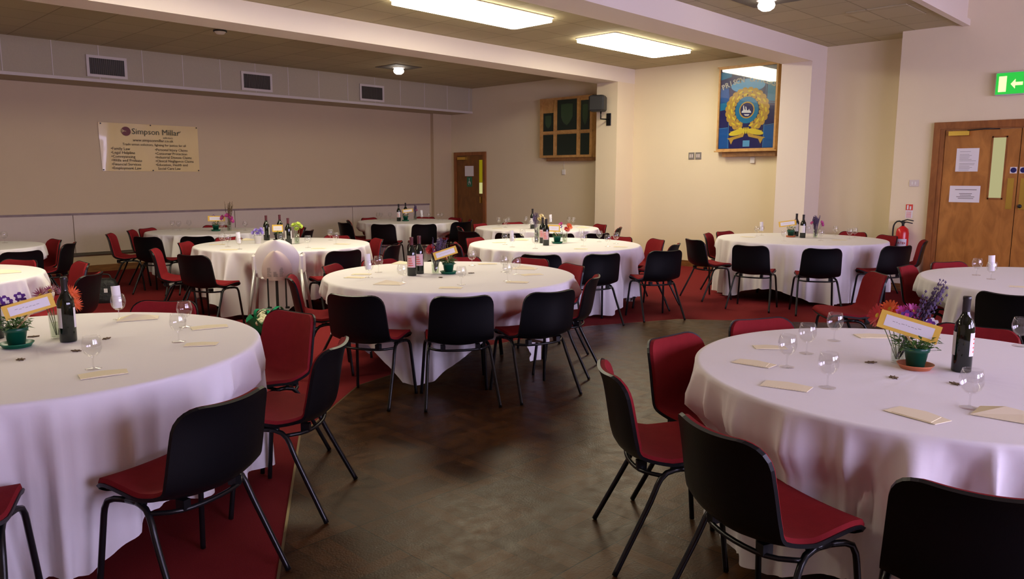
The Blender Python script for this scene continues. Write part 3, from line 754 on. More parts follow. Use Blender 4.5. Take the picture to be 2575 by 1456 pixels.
part('plate', MB().box((-.004,-.045,-.09),(0,.045,.10)), 'paper', t); part('red_panel', MB().box((-.006,-.045,.02),(-.004,.045,.10)), 'signred', t)
m_ = frame_on((-.0065,.03,.03),(0,-1,0)); part('extinguisher_symbol', MB().box((.0,0,0),(.02,.06,.0005),m_), 'silver', t); part('flame_symbol', MB().box((.035,0,0),(.055,.045,.0005),m_), 'silver', t)
tx = MB(); m_ = frame_on((-.0045,.035,.01),(0,-1,0))
for i in range(5): tx.box((0,-.018-i*.017,0),(.065,-.012-i*.017,.0005),m_)
part('print', tx, 'signred', t)
t = thing('light_switch', 'pale light switch plate between the wall corner and double doors', 'switch', (XP-.001,3.42,1.50))
part('plate', MB().bev((-.01,-.06,-.045),(0,.06,.045),.004), 'switch', t); part('rocker', MB().box((-.014,.01,-.02),(-.01,.03,.02)).box((-.014,-.03,-.02),(-.01,-.01,.02)), 'white', t)
t = thing('wall_socket', 'grey double socket plate on the bright alcove wall', 'socket', (XR-.001,7.16,1.95))
part('plate', MB().bev((-.014,-.125,-.06),(0,-.01,.06),.004).bev((-.014,.01,-.06),(0,.125,.06),.004), 'socket', t)
part('insert', MB().box((-.018,-.10,-.03),(-.014,-.075,.03)).box((-.018,-.06,-.03),(-.014,-.035,.03)).box((-.018,.035,-.03),(-.014,.06,.03)).box((-.018,.075,-.03),(-.014,.10,.03)), 'switch', t)
for y,z,l in ((6.07,1.86,'small white cord switch hanging below the coloured banner case'),(10.16,1.68,'small white cord switch hanging below the honours board')):
    t = thing('cord_switch', l, 'switch', (XR-.001,y,z), 0, 'cord switches below wall cases')
    part('box', MB().bev((-.03,-.04,-.05),(0,.04,.05),.005), 'white', t); part('cord', MB().tube([(-.015,0,.05),(-.015,0,.20)],.004,5), 'white', t)
# speaker on the far pillar
t = thing('wall_speaker', 'black loudspeaker on a wall bracket at the far pillar', 'speaker', (XP,8.66,2.62))
part('wall_plate', MB().bev((-.02,-.05,-.11),(0,.05,.11),.004), 'tube', t)
part('arm', MB().tube([(-.01,0,0),(-.22,.02,.0),(-.22,.02,.14)],.014,8), 'tube', t)
sm_ = Matrix.Translation((-.24,.06,.27)) @ Matrix.Rotation(R(25),4,'Z')
cab = part('cabinet', MB().bev((-.17,-.13,-.14),(.13,.15,.14),.03,sm_), 'speaker', t)
part('grille', MB().box((-.176,-.10,-.115),(-.171,.12,.115),sm_), 'dark', cab)
# banner case: blue and gold banner
t = thing('banner_case', 'wall case with a blue banner and golden wreath emblem', 'display case', (XR,6.165,2.70))
W2, H2, D = .52, .68, .13
cs = MB(); cs.box((-D,-W2,H2-.03),(0,W2,H2)).box((-D,-W2,-H2),(0,W2,-H2+.03)).box((-D,-W2,-H2+.03),(0,-W2+.03,H2-.03)).box((-D,W2-.03,-H2+.03),(0,W2,H2-.03))
cs.box((-D-.015,-W2-.03,-H2-.02),(0,W2+.03,-H2)); cs.box((-D,-W2-.03,H2),(0,W2+.03,H2+.015))
part('case_frame', cs, 'frame', t); part('shelf', MB().box((-.10,-W2+.0,-H2-.10),(0,W2-.10,-H2-.02)), 'shelfw', t)
X0 = -D+.03; m_ = frame_on((X0,0,0),(0,-1,0))      # x right, y up, z toward the room
bn = part('banner', MB().box((-W2+.03,-H2+.03,-.01),(W2-.03,H2-.03,0),m_), 'blue0', t)
def quad(pts, z, m): return part('artwork', MB().disc(pts, z, m_), m, bn)
def rect(x0,y0,x1,y1): return [(x0,y0),(x1,y0),(x1,y1),(x0,y1)]
art = MB()
for p in ([(-.49,.08),(-.32,.12),(-.34,.34),(-.49,.33)], [(-.49,-.64),(-.30,-.64),(-.33,-.30),(-.49,-.31)], [(.30,-.64),(.49,-.64),(.49,-.28),(.30,-.30)]): art.disc(p,.001,m_)
part('artwork', art, 'blue1', bn)
art = MB()
for p in ([(-.49,.48),(-.30,.52),(-.30,.62),(-.49,.60)], [(.34,.10),(.49,.08),(.49,.40),(.34,.42)], [(-.49,-.02),(-.36,.0),(-.34,.12),(-.49,.10)]): art.disc(p,.0012,m_)
part('artwork', art, 'blue2', bn)
def ell(cx,cy,rx,ry,n=32,rot=0):
    return [(cx+rx*math.cos(2*PI*k/n)*math.cos(rot)-ry*math.sin(2*PI*k/n)*math.sin(rot), cy+rx*math.cos(2*PI*k/n)*math.sin(rot)+ry*math.sin(2*PI*k/n)*math.cos(rot)) for k in range(n)]
part('artwork', MB().disc(ell(0,.36,.30,.11),.002,m_).disc(rect(-.05,-.62,.07,-.52),.002,m_), 'blue3', bn)
art = MB(); random.seed(9)
cxw, cyw = -.0, -.03
for ring,(rr,ln,wd_,n) in enumerate(((.35,.085,.034,22),(.29,.075,.028,20),(.24,.06,.022,18))):
    for k in range(n):
        a = -PI/2+.25+(2*PI-.5)*(k+.5)/n; up = 1 if a < PI/2 else -1
        cx_, cy_ = cxw+rr*math.cos(a), cyw+rr*.93*math.sin(a)
        tr = a+PI/2*up+R(20)*(-up if ring%2 else up)
        art.disc([(cx_+p[0],cy_+p[1]) for p in ell(0,0,ln*.62,wd_*1.25,12,tr)],.003+ring*.0006+k*.00001,m_)
part('wreath', art, 'gold', bn)
art = MB()
for k in range(24):
    a = -PI/2+.3+(2*PI-.6)*k/23; up = 1 if a < PI/2 else -1; rr = .33 if k%2 else .27
    art.disc([(cxw+rr*math.cos(a)+p[0],cyw+rr*.93*math.sin(a)+p[1]) for p in ell(0,0,.042,.016,10,a+PI/2*up+R(12))],.0055+k*.00001,m_)
art.disc(ell(-.16,-.385,.15,.045,16,R(12)),.006,m_).disc(ell(.16,-.385,.15,.045,16,R(-12)),.006,m_)
for k in (-1,0,1): art.disc(ell(k*.035,-.36,.016,.055,12),.007,m_)
part('wreath', art, 'goldl', bn)
part('ribbon', MB().disc([(-.30,-.36),(-.02,-.40),(-.05,-.46),(-.22,-.50),(-.26,-.58),(-.30,-.50),(-.34,-.48),(-.12,-.43)],.005,m_).disc([(.30,-.36),(.02,-.40),(.05,-.46),(.22,-.50),(.26,-.58),(.30,-.50),(.34,-.48),(.12,-.43)],.005,m_), 'gold', bn)
part('emblem', MB().disc(ell(0,-.03,.205,.215),.0064,m_), 'blue2', bn)
def ringm(cx,cy,r0,r1,z,n=36):
    mb = MB()
    for k in range(n):
        a=2*PI*k/n; b=2*PI*(k+1)/n
        mb.add([m_@Vector((cx+r*math.cos(x_),cy+r*math.sin(x_),z)) for r,x_ in ((r0,a),(r1,a),(r1,b),(r0,b))],[(0,1,2,3)])
    return mb
part('emblem', MB().disc(ell(0,-.03,.125,.13),.0070,m_), 'blue0', bn); part('emblem', ringm(0,-.03,.115,.135,.0074), 'gold', bn)
part('emblem', MB().disc([(-.09,-.07),(.08,-.08),(.07,-.05),(.05,-.04),(.04,-.01),(.025,-.04),(.0,-.03),(-.01,.02),(-.03,.03),(-.02,-.03),(-.04,-.02),(-.055,.05),(-.07,.04),(-.065,-.03),(-.09,-.05)],.0078,m_).disc([(-.05,-.095),(.05,-.10),(.03,-.125),(-.03,-.12)],.0078,m_), 'silver', bn)
lt = MB()
def arc_text(txt, cx, cy, r, a0, step, size):
    for i,ch in enumerate(txt):
        a = R(a0 - i*step); p = (cx+r*math.cos(a), cy+r*math.sin(a))
        if ch != ' ': text_mb(ch, size, m_ @ Matrix.Translation((p[0],p[1],.004)) @ Matrix.Rotation(a-PI/2,4,'Z'), lt, align='CENTER', bold=.0035)
arc_text('PRISON', 0, -.62, 1.04, 114, 3.7, .115)
arc_text("OFFICERS'", 0, -.62, 1.04, 86.5, 3.1, .10)
for ch,x_ in zip('THE',( -.22,-.17,-.12)): text_mb(ch,.07,m_@Matrix.Translation((x_,.545,.004)),lt)
part('lettering', lt, 'letter', bn)
ln = MB()
for a,b in (((-.32,-.64),(-.32,.10)),((.30,-.64),(.32,.42)),((-.49,-.31),(-.33,-.30)),((.30,-.29),(.49,-.27)),((-.49,.34),(-.3,.36)),((.33,.43),(.49,.41)),((.33,.08),(.49,.06))):
    d_ = (Vector(b)-Vector(a)).normalized(); n_ = Vector((-d_.y,d_.x))*.003
    ln.disc([Vector(a)-n_,Vector(b)-n_,Vector(b)+n_,Vector(a)+n_],.0026,m_)
part('piping', ln, 'blue3', bn)
part('pane', MB().box((-D+.004,-W2+.03,-H2+.03),(-D+.008,W2-.03,H2-.03)), 'pane', t)
# honours board
t = thing('honours_board', 'oak honours board with dark green panels half behind the far pillar', 'notice board', (XR,10.04,2.56))
W3, H3, D3 = .68, .59, .10
cols = ((.60,.33),(.225,-.275),(-.34,-.60))
bd = MB(); bd.box((-D3,-W3,-H3),(-D3+.03,W3,H3))
part('backboard', bd, 'frame', t)
xf = -D3
rl = MB(); 
for a,b in ((.68,.62),(.31,.245),(-.295,-.36),(-.62,-.68)): rl.box((xf-.03,b,-H3),(xf,a,H3))
for z in (-H3,-.11,H3-.04): rl.box((xf-.024,-W3,z),(xf,W3,z+.04))
part('frame_rail', rl, 'frame', t); part('shelf', MB().box((-.10,-W3,-H3-.07),(0,W3-.16,-H3)), 'shelfw', t)
part('side', MB().box((-D3+.03,-W3,-H3),(0,-W3+.02,H3)).box((-D3+.03,W3-.02,-H3),(0,W3,H3)).box((-D3+.03,-W3,H3-.02),(0,W3,H3)), 'frame', t)
for (a,b,z0,z1) in ((.60,.33,-.06,.30),(.60,.33,-.54,-.13),(.225,-.275,-.05,.54),(.225,-.275,-.54,-.13),(-.38,-.60,-.06,.50),(-.38,-.60,-.54,-.13)):
    pp = part('panel', MB().box((xf-.012,b,z0),(xf-.001,a,z1)), 'boardgreen', t)
    if z1 > 0:
        mq = frame_on((xf-.0125,(a+b)/2,(z0+z1)/2),(0,-1,0)); w_=(a-b)/2*.6; h_=(z1-z0)/2*.7
        part('crest', MB().disc([(-w_,h_),(0,h_*1.05),(w_,h_),(w_,-h_*.2),(w_*.6,-h_*.7),(0,-h_),(-w_*.6,-h_*.7),(-w_,-h_*.2)],.001,mq), 'crestgreen', pp)
# law firm banner on the far wall
t = thing('wall_banner', 'yellow vinyl advertising banner pinned on the far wall', 'banner', (5.175,YF-.002,2.05))
m_ = Matrix.Translation((0,0,0)) @ frame_on((0,-.012,0),(1,0,0))
sh = []
for i in range(25):
    u_ = -1+2*i/24; row = []
    for j in range(9):
        v_ = -1+2*j/8; bulge = .010*math.exp(-((u_+.86-.05*v_)/.08)**2)+.003*math.sin(u_*7+v_*2)
        row.append(m_ @ Vector((u_*.815+(.02 if u_<-.9 else 0)*v_*-.5, v_*.395, bulge)))
    sh.append(row)
part('sheet', MB().grid(sh), 'vinyl', t)
m_ = frame_on((0,-.025,0),(1,0,0)); lt = MB()
def tl(s_,x,y,size): text_mb(s_,size,m_@Matrix.Translation((x,y,0)),lt,.0006)
tl('Simpson Millar',-.31,.225,.135)
part('lettering', lt, mat('olive green print', (.05,.055,.02), .5), t); lt = MB()
tl('solicitors',.20,.165,.045); tl('LLP',.47,.28,.03)
tl('www.simpsonmillar.co.uk',-.30,.105,.065); tl('Trade union solicitors, fighting for justice for all',-.47,.035,.055)
for i,s_ in enumerate(('Family Law','Legal Helpline','Conveyancing','Wills and Probate','Financial Services','Employment Law')): tl('\u2022'+s_,-.66,-.045-i*.064,.064)
for i,s_ in enumerate(('\u2022Personal Injury Claims','\u2022Consumer Protection','\u2022Industrial Disease Claims','\u2022Clinical Negligence Claims','\u2022Education, Health and','  Social Care Law')): tl(s_,.05,-.045-i*.064,.060)
part('lettering', lt, 'darkink', t)
part('logo', MB().disc(ell(-.40,.265,.075,.075),0,m_), 'maroon', t)
lg = MB()
for k in range(4):
    a=R(150+k*14); lg.disc([(-.40+.074*math.cos(a),.265+.074*math.sin(a)),(-.40+.074*math.cos(a+.1),.265+.074*math.sin(a+.1)),(-.39,.265+.012*k-.02)],.001,m_)
part('logo_ray', lg, 'vinyl', t)
gm = MB()
for x_,y_ in ((-.79,.375),(.79,.375),(-.79,-.375),(.79,-.375),(0,.38),(0,-.38)): gm.disc(ell(x_,y_,.012,.012,10),.004,m_)
part('eyelet', gm, 'dark', t)

# ---------------------------------------------------------------- chairs
PROF = [(.195,.415),(.213,.428),(.205,.447),(.16,.455),(.08,.448),(0,.438),(-.09,.434),(-.155,.443),(-.195,.475),(-.212,.53),(-.224,.60),(-.238,.68),(-.253,.74),(-.270,.778)]
NP = 30
PP = smooth_pts([(0,p[0],p[1]) for p in PROF], NP)
def chair_surf(off, inset, u0=0, u1=1, nv=15):
    rows = []
    Ltot = sum((PP[i+1]-PP[i]).length for i in range(NP-1)); acc = [0]
    for i in range(NP-1): acc.append(acc[-1]+(PP[i+1]-PP[i]).length)
    us = []
    K = 34
    for k in range(K):
        x_ = k/(K-1); x_ = .5-.5*math.cos(PI*x_)*(.55+.45*abs(math.cos(PI*x_)))   # denser at both ends
        us.append(inset + (Ltot-2*inset)*min(1,max(0,x_)))
    for s_ in us:
        i = 0
        while i < NP-2 and acc[i+1] < s_: i += 1
        t_ = (s_-acc[i])/(acc[i+1]-acc[i]); p = PP[i].lerp(PP[i+1], t_)
        d_ = (PP[min(i+2,NP-1)]-PP[max(i-1,0)]).normalized(); n_ = Vector((0, d_.z, -d_.y))
        if n_.z < 0 and s_ < Ltot*.4: n_ = -n_
        if n_.y < 0 and s_ >= Ltot*.4: n_ = -n_
        fr_ = s_/Ltot
        hw = .205+.021*min(1,fr_/.3)**.7 if fr_ < .55 else .226-.014*((fr_-.55)/.45)**1.3
        hw -= inset
        for e, rc in ((s_-inset, .055), (Ltot-inset-s_, .085)):
            if e < rc: hw = hw-rc+math.sqrt(max(0, rc*rc-(rc-e)**2))
        cv = .012+(.055-.012)*min(1,max(0,(fr_-.35)/.25))
        row = []
        for j in range(nv):
            v_ = -1+2*j/(nv-1); xx = hw*v_; q = (xx/.227)
            row.append(p + Vector((xx,0,0)) + n_*(cv*q*q*(1 if fr_<.45 else 1) + off))
        rows.append(row)
    return rows
def slab(front, back):
    mb = MB(); mb.grid(front); mb.grid([list(reversed(r_)) for r_ in back])
    nu = len(front); nv = len(front[0])
    loopf = [front[0][j] for j in range(nv)]+[front[i][nv-1] for i in range(1,nu)]+[front[nu-1][j] for j in range(nv-2,-1,-1)]+[front[i][0] for i in range(nu-2,0,-1)]
    loopb = [back[0][j] for j in range(nv)]+[back[i][nv-1] for i in range(1,nu)]+[back[nu-1][j] for j in range(nv-2,-1,-1)]+[back[i][0] for i in range(nu-2,0,-1)]
    n = len(loopf); mb.add(loopf+loopb, [(i,(i+1)%n,n+(i+1)%n,n+i) for i in range(n)])
    return mb
def chair_root(label, loc, rz):
    t = thing('stacking_chair', label, 'chair', loc, rz)
    part('shell', slab(chair_surf(.002,0), chair_surf(-.012,0)), 'black', t)
    part('upholstery', slab(chair_surf(.018,.011), chair_surf(.001,.005)), 'redpad', t)
    for s_ in (-1,1):
        part('leg', MB().tube(smooth_pts([(s_*.195,.06,.418),(s_*.205,.135,.412),(s_*.214,.165,.385),(s_*.222,.178,.28),(s_*.24,.205,.006)],16),.0115,8), 'tube', t)
        part('leg', MB().tube(smooth_pts([(s_*.195,.03,.418),(s_*.205,-.03,.410),(s_*.215,-.068,.375),(s_*.226,-.11,.28),(s_*.255,-.245,.006)],16),.0115,8), 'tube', t)
    fm = MB()
    for s_ in (-1,1): fm.tube([(s_*.197,.07,.418),(s_*.197,-.02,.418)],.0115,8)
    fm.tube(smooth_pts([(-.21,-.05,.395),(-.14,-.125,.392),(0,-.15,.392),(.14,-.125,.392),(.21,-.05,.395)],14),.009,8)
    fm.tube([(-.197,.05,.418),(.197,.05,.418)],.009,8)
    for s_ in (-1,1): fm.box((s_*.12-.015,-.14,.392),(s_*.12+.015,-.10,.428))
    part('seat_frame', fm, 'tube', t)
    return t
first = None; chairs_by = {}
for (tb,x,y,a,lab) in CHAIRS:
    f_ = Vector((math.cos(R(a)), math.sin(R(a)),0)); o_ = Vector((x,y,0)) + f_*.27
    z = .003 if False else 0
    if first is None: first = chair_root(lab, (o_.x,o_.y,z), R(a-90)); first['group'] = 'stacking chairs around the round tables'; c = first
    else: c = dup(first, (o_.x,o_.y,z), R(a-90), lab)
    chairs_by.setdefault(tb, []).append((x,y,a))

# ---------------------------------------------------------------- tables and cloths
CLOTH = {   # side half length of the cloth, rotation, lowest hem
 'T1':(1.52,20,.13),'T2':(1.50,10,.10),'T3':(1.40,-11,.12),'T4':(1.56,0,.08),'T5':(1.60,15,.06),'T6':(1.66,5,.07),'T7':(1.5,30,.1),'T8':(1.45,10,.1),'T9':(1.4,0,.12),'T10':(1.3,0,.12),'T11':(1.5,20,.12),'T12':(1.62,35,.10)}
def cloth_mesh(tb, cx, cy, r, seed):
    rnd = random.Random(seed); side, rot, zmin = CLOTH[tb]; N = 420
    fk = [(k, rnd.uniform(0,2*PI), a_) for k,a_ in ((16,.6),(26,.55),(10,.35),(38,.2))]; mk = [(k, rnd.uniform(0,2*PI)) for k in (3,5)]
    ch = []
    for (x,y,a) in chairs_by.get(tb, []):
        vx, vy = x-cx, y-cy; d = math.hypot(vx,vy); ch.append((math.atan2(vy,vx), d-.485, d))
    if tb == 'T4': ch.append((math.atan2(7.40-cy,4.02-cx), .80, 1.3))
    rows = []
    def fold(th, lo=7):
        s_ = 0
        for k,p,a in fk: s_ += a*(2*(1-abs(math.sin(.5*k*th+p+.35*math.sin(3*th+p))))**1.4-.75)
        s_ *= .85*(.8+.35*sum(math.sin(k*th+p) for k,p in mk))
        return max(-1,min(1.2,s_))
    levels = [0,.02,.05,.1,.16,.23,.3,.38,.46,.54,.62,.7,.78,.86,.93,1]
    for i in range(N):
        th = 2*PI*i/N; c_, s_ = math.cos(th), math.sin(th)
        tr = th-R(rot); dr = side/max(abs(math.cos(tr)),abs(math.sin(tr))) - r
        corner = max(0, 1-abs(((tr/(PI/2)) % 1)-.5)*2)   # 1 at the corners
        dr = max(.28, dr*.98)
        zb = max(zmin*(1-.5*corner), .75-dr + (.25*(dr-.55) if dr > .55 else 0)); zb = max(zb, .03+.012*fold(th*1.0)) + .012*fold(th+1)
        row = []
        for q in [0,.25,.5,.7,.85,.95,.98]:
            row.append(Vector((c_*r*q, s_*r*q, .755+.0006*fold(th+q*2)*(q>0))))
        row.append(Vector((c_*(r-.006), s_*(r-.006), .755)))
        row.append(Vector((c_*(r+.004), s_*(r+.004), .749)))
        for t_ in levels[1:]:
            z = .749-(.749-zb)*t_; dp = .749-z
            amp = .105*min(1,dp/.5)**.75*(1+.5*corner)
            fo = fold(th)
            rr = r+.006+amp*(.30+fo*1.15)+.03*corner*t_
            # chairs push the cloth in below the seat
            for (ac,lim,dc) in ch:
                da = abs((th-ac+PI)%(2*PI)-PI)
                L_ = max(.62*r, lim-.02); wd_ = .23/max(.5,L_); 
                if L_ < rr:
                    wgt = 1 if da < wd_ else max(0, 1-(da-wd_)/(.35*wd_)); wgt = wgt*wgt*(3-2*wgt)
                    wz = min(1,max(0,(.62-z)/.13)); wz = wz*wz*(3-2*wz)
                    rr = rr-(rr-(L_+.045*fo))*wgt*wz
                # keep clear of the chair back
                if dc-.02 < rr+.02 and da < .35: rr = min(rr, dc-.04)
            if z > .70: rr = max(rr, r+.003)
            row.append(Vector((c_*rr, s_*rr, z)))
        rows.append(row)
    return MB().grid(rows, True, True)
table0 = None
for i,(tb,cx,cy,r,tn,tl_) in enumerate(TABLES):
    t = thing('round_table', tl_.replace('under a white cloth','hidden under a white cloth'), 'table', (cx,cy,0), 0, 'round tables under white cloths')
    part('tabletop', MB().lathe([(0,.715),(r-.01,.715),(r-.005,.72),(r-.005,.742),(r-.01,.746),(0,.746)],64), 'ply', t)
    for k in range(4):
        a = PI/4+k*PI/2+.3*i; rx = .42*r
        part('leg', MB().tube([(rx*math.cos(a),rx*math.sin(a),.715),(rx*1.2*math.cos(a),rx*1.2*math.sin(a),.006)],.016,8), 'tube', t)
    part('brace', MB().tube([(.42*r*math.cos(PI/4+.3*i),.42*r*math.sin(PI/4+.3*i),.6),(.42*r*math.cos(5*PI/4+.3*i),.42*r*math.sin(5*PI/4+.3*i),.6)],.012,8), 'tube', t)
    cl = part('tablecloth', cloth_mesh(tb,cx,cy,r,31+i*7), 'cloth', None, None, (cx,cy,0))
    tag(cl, 'white tablecloth draped over '+tn, 'tablecloth', 'white tablecloths')
ZT = .7565

# ---------------------------------------------------------------- glasses, bottles, napkins
def glass_root(label, loc):
    t = thing('wine_glass', label, 'wine glass', loc, 0, 'empty wine glasses')
    part('bowl', MB().lathe([(.005,.052),(.018,.056),(.032,.070),(.039,.090),(.040,.105),(.036,.125),(.032,.140),(.0308,.1405),(.0302,.139),(.034,.124),(.0378,.104),(.037,.091),(.030,.073),(.017,.060),(.004,.057)],28), 'glass', t)
    part('stem', MB().lathe([(.0045,.006),(.0038,.02),(.0036,.04),(.006,.053)],12), 'glass', t)
    part('foot', MB().lathe([(0,.0),(.032,.0),(.0335,.0015),(.031,.003),(.012,.006),(.0045,.010)],28), 'glass', t)
    return t
g0 = None
TNM = {t[0]: t[4] for t in TABLES}
for (tb,x,y,pp_,l) in GLASSES:
    lab = 'clear wine glass on %s, %s' % (TNM[tb], l)
    if g0 is None: g0 = glass_root(lab, (x,y,ZT)); g = g0
    else: g = dup(g0, (x,y,ZT), 0, lab)
    if pp_:
        rows = []
        for i in range(13):
            a = R(-75+i*150/12); rr = .022
            rows.append([Vector((rr*math.cos(a)*1.1, rr*math.sin(a)*1.1, z)) + Vector((.006*(z-.07)/.1,0,0)) for z in (.066,.11,.15,.192)])
        fr_ = [[p for p in r_] for r_ in rows]; bk = [[p+Vector((-.0012,0,0)) for p in r_] for r_ in rows]
        o = part('rolled_paper', slab(fr_, bk), 'paper', None, None, (x,y,ZT)); o.rotation_euler = (R(3),R(-3),math.atan2(-y,-x)+.2)
        tag(o, 'rolled white paper standing in a wine glass on '+TNM[tb], 'paper', 'rolled papers in glasses')
def bottle(x,y,lab,rot,foil,lm,gap):
    t = thing('wine_bottle', lab, 'bottle', (x,y,ZT), rot, 'wine bottles on the tables')
    part('body', MB().lathe([(0,.006),(.02,.002),(.036,0),(.038,.006),(.038,.185),(.035,.205),(.024,.225),(.0155,.245),(.0140,.26),(.0140,.305),(0,.305)],32), 'bottle', t)
    part('foil_capsule', MB().lathe([(.0148,.245),(.0150,.30),(.0160,.303),(.0160,.315),(.0145,.317),(0,.317)],20), foil, t)
    a0 = R(gap)
    part('label', MB().lathe([(.0386,.070),(.0386,.168)],14,None,a0,a0+R(120)), lm, t, 'front label')
    part('label', MB().lathe([(.0386,.070),(.0386,.168)],10,None,a0+R(190),a0+R(190+88)), 'label', t, 'back label')
    if lm != 'label' or tb in ('T2','T8'):
        pr = MB()
        for k in range(4): pr.lathe([(.0389,.085+k*.018),(.0389,.091+k*.018)],8,None,a0+R(25),a0+R(90-8*k))
        part('print', pr, 'signred', t)
    return t
for (tb,x,y,l) in BOTTLES:
    face = math.atan2(-y,-x)
    gap = {'T1':50,'T2':38,'T4':45}.get(tb,-70)
    bottle(x,y,'dark wine bottle on %s, %s' % (TNM[tb], l), face, 'foilred' if tb in ('T4','T3') else 'foil', 'labelpink' if tb in ('T3','T5') else 'label', gap)
random.seed(12)
for i,(tb,x,y,k,l) in enumerate(NAPKINS):
    a = random.uniform(0,PI); s_ = random.uniform(.85,1.1); mb = MB()
    if k == 'flat':
        mb.prism([(-.085*s_,-.045*s_),(.085*s_,-.05*s_),(.095*s_,.03*s_),(.0,.06*s_),(-.08*s_,.045*s_)],0,.002)
        mb.prism([(-.06*s_,-.04*s_),(.07*s_,-.045*s_),(.06*s_,.035*s_)],.002,.0035)
        a = math.atan2(-y,-x)+PI/2+random.uniform(-.5,.5)
    else:
        P = [(-.11,-.05,0),(.10,-.07,0),(.12,.04,0),(-.09,.07,0),(-.02,.0,.028),(.06,-.01,.018)]
        mb.add([Vector(p)*s_ for p in P]+[Vector(p)*s_+Vector((0,0,.0025)) for p in P], [(0,1,5,4),(1,2,5),(2,3,4,5),(3,0,4),(6,7,11,10),(7,8,11),(8,9,10,11),(9,6,10),(0,1,7,6),(1,2,8,7),(2,3,9,8),(3,0,6,9)])
        a = math.atan2(-y,-x)+PI/2+random.uniform(-.3,.3)
    o = part('paper_napkin', mb, 'cream', None, None, (x,y,ZT)); o.rotation_euler = (0,0,a)
    tag(o, 'cream folded paper napkin on %s, %s' % (TNM[tb], l), 'napkin', 'cream paper napkins')
for (tb,x,y,l) in FAVOURS:
    mb = MB(); n=8
    pts = [(math.cos(2*PI*k/12)*(.030 if k%2 else .011), math.sin(2*PI*k/12)*(.018 if k%2 else .008)) for k in range(12)]
    mb.prism(pts,0,.004)
    o = part('table_confetti', mb, 'dried', None, None, (x,y,ZT)); o.rotation_euler=(0,0,random.uniform(0,3))
    tag(o, 'tiny brown star shaped scatter piece on %s, %s' % (TNM[tb], l), 'table decoration', 'scatter pieces on the tablecloths')

# ---------------------------------------------------------------- flowers and pots
def petals(c, nrm, rad, n, wid, rnd, cup=.25, layers=2, spiky=False):
    mb = MB(); c = Vector(c); nrm = Vector(nrm).normalized(); u = nrm.orthogonal().normalized(); w = nrm.cross(u)
    for L_ in range(layers):
        for k in range(n):
            a = 2*PI*(k+.5*L_)/n+rnd.uniform(-.08,.08); rr = rad*(1-.22*L_)*rnd.uniform(.9,1.08); cu = cup+.35*L_
            d = u*math.cos(a)+w*math.sin(a); s_ = nrm.cross(d); hw = rad*wid
            b0 = c+nrm*.002*L_; mid = b0+d*rr*.55+nrm*rr*cu*.5; tip = b0+d*rr+nrm*rr*cu
            t1 = .12 if spiky else .55
            mb.add([b0-s_*hw*.25, b0+s_*hw*.25, mid+s_*hw, tip+s_*hw*t1, tip-s_*hw*t1, mid-s_*hw, mid+s_*hw-nrm*.0012, mid-s_*hw-nrm*.0012], [(0,1,2,5),(5,2,3,4),(5,7,6,2)])
    return mb
def flower(label, base, c, rad, mt, rnd, n=12, wid=.16, spiky=False, cen='ycen', cat='flower', layers=2, group=None):
    b = Vector(base); c = Vector(c)
    t = thing('cut_flower', label, cat, b, 0, group)
    cl = c-b; nrm = (cl+Vector((cl.x*4,cl.y*4,0))).normalized()
    tocam = Vector((-b.x,-b.y,0)).normalized(); nrm = (nrm+tocam*.7).normalized()
    part('stem', MB().tube(smooth_pts([(0,0,0),cl*.5+Vector((0,0,.01)),cl],6),.0018,5), 'stem', t)
    part('petals', petals(cl,nrm,rad,n,wid,rnd,.2,layers,spiky), mt, t)
    mm_ = Matrix.Translation(cl) @ nrm.to_track_quat('Z','Y').to_matrix().to_4x4()
    part('flower_centre', MB().lathe([(rad*.24,0),(rad*.2,rad*.14),(0,rad*.18)],10,mm_), cen, t)
    return t
def sprigs(name, label, cat, base, n, hgt, lean, spread, m, rnd, head=.07, parent=None):
    mb = MB()
    for k in range(n):
        a = rnd.uniform(0,2*PI); sp = rnd.uniform(0,1)*spread; h = hgt*rnd.uniform(.72,1)
        top = Vector((lean[0]*h+math.cos(a)*sp, lean[1]*h+math.sin(a)*sp, h)); b0 = Vector((math.cos(a)*.008, math.sin(a)*.008, .01))
        mb.tube([b0, b0.lerp(top,.5)+Vector((0,0,.01)), top], .0011, 4)
        nn = 7; d = (top-b0).normalized()
        for j in range(nn):
            p = top-d*head*j/nn; s_ = .0055*(.6+.5*math.sin(PI*(j+1)/(nn+1)))*rnd.uniform(.8,1.3); o_ = Vector((rnd.uniform(-1,1),rnd.uniform(-1,1),0))*.004
            mb.add([p+o_+Vector((s_,0,0)),p+o_+Vector((0,s_,0)),p+o_+Vector((-s_,0,0)),p+o_+Vector((0,-s_,0)),p+o_+Vector((0,0,s_*1.6)),p+o_-Vector((0,0,s_*1.2))],[(0,1,4),(1,2,4),(2,3,4),(3,0,4),(1,0,5),(2,1,5),(3,2,5),(0,3,5)])
    o = part(name, mb, m, None, None, base); return tag(o, label, cat)
def leaves(rnd, n, rad, h, size):
    mb = MB()
    for k in range(n):
        a = rnd.uniform(0,2*PI); r_ = rad*rnd.random()**.5; z = h*rnd.random()
        p = Vector((r_*math.cos(a), r_*math.sin(a), z)); d = Vector((math.cos(a+rnd.uniform(-.8,.8)), math.sin(a+rnd.uniform(-.8,.8)), rnd.uniform(-.4,.8))).normalized()
        s_ = d.cross(Vector((0,0,1))).normalized()*size*.28*rnd.uniform(.7,1.2); L_ = size*rnd.uniform(.7,1.3); up = Vector((0,0,size*.12))
        mb.add([p, p+d*L_*.45+s_+up, p+d*L_, p+d*L_*.45-s_+up], [(0,1,2,3)])
        mb.tube([Vector((r_*.3*math.cos(a),r_*.3*math.sin(a),-.005)), p], .0009, 3, False)
    return mb
rnd = random.Random(77)
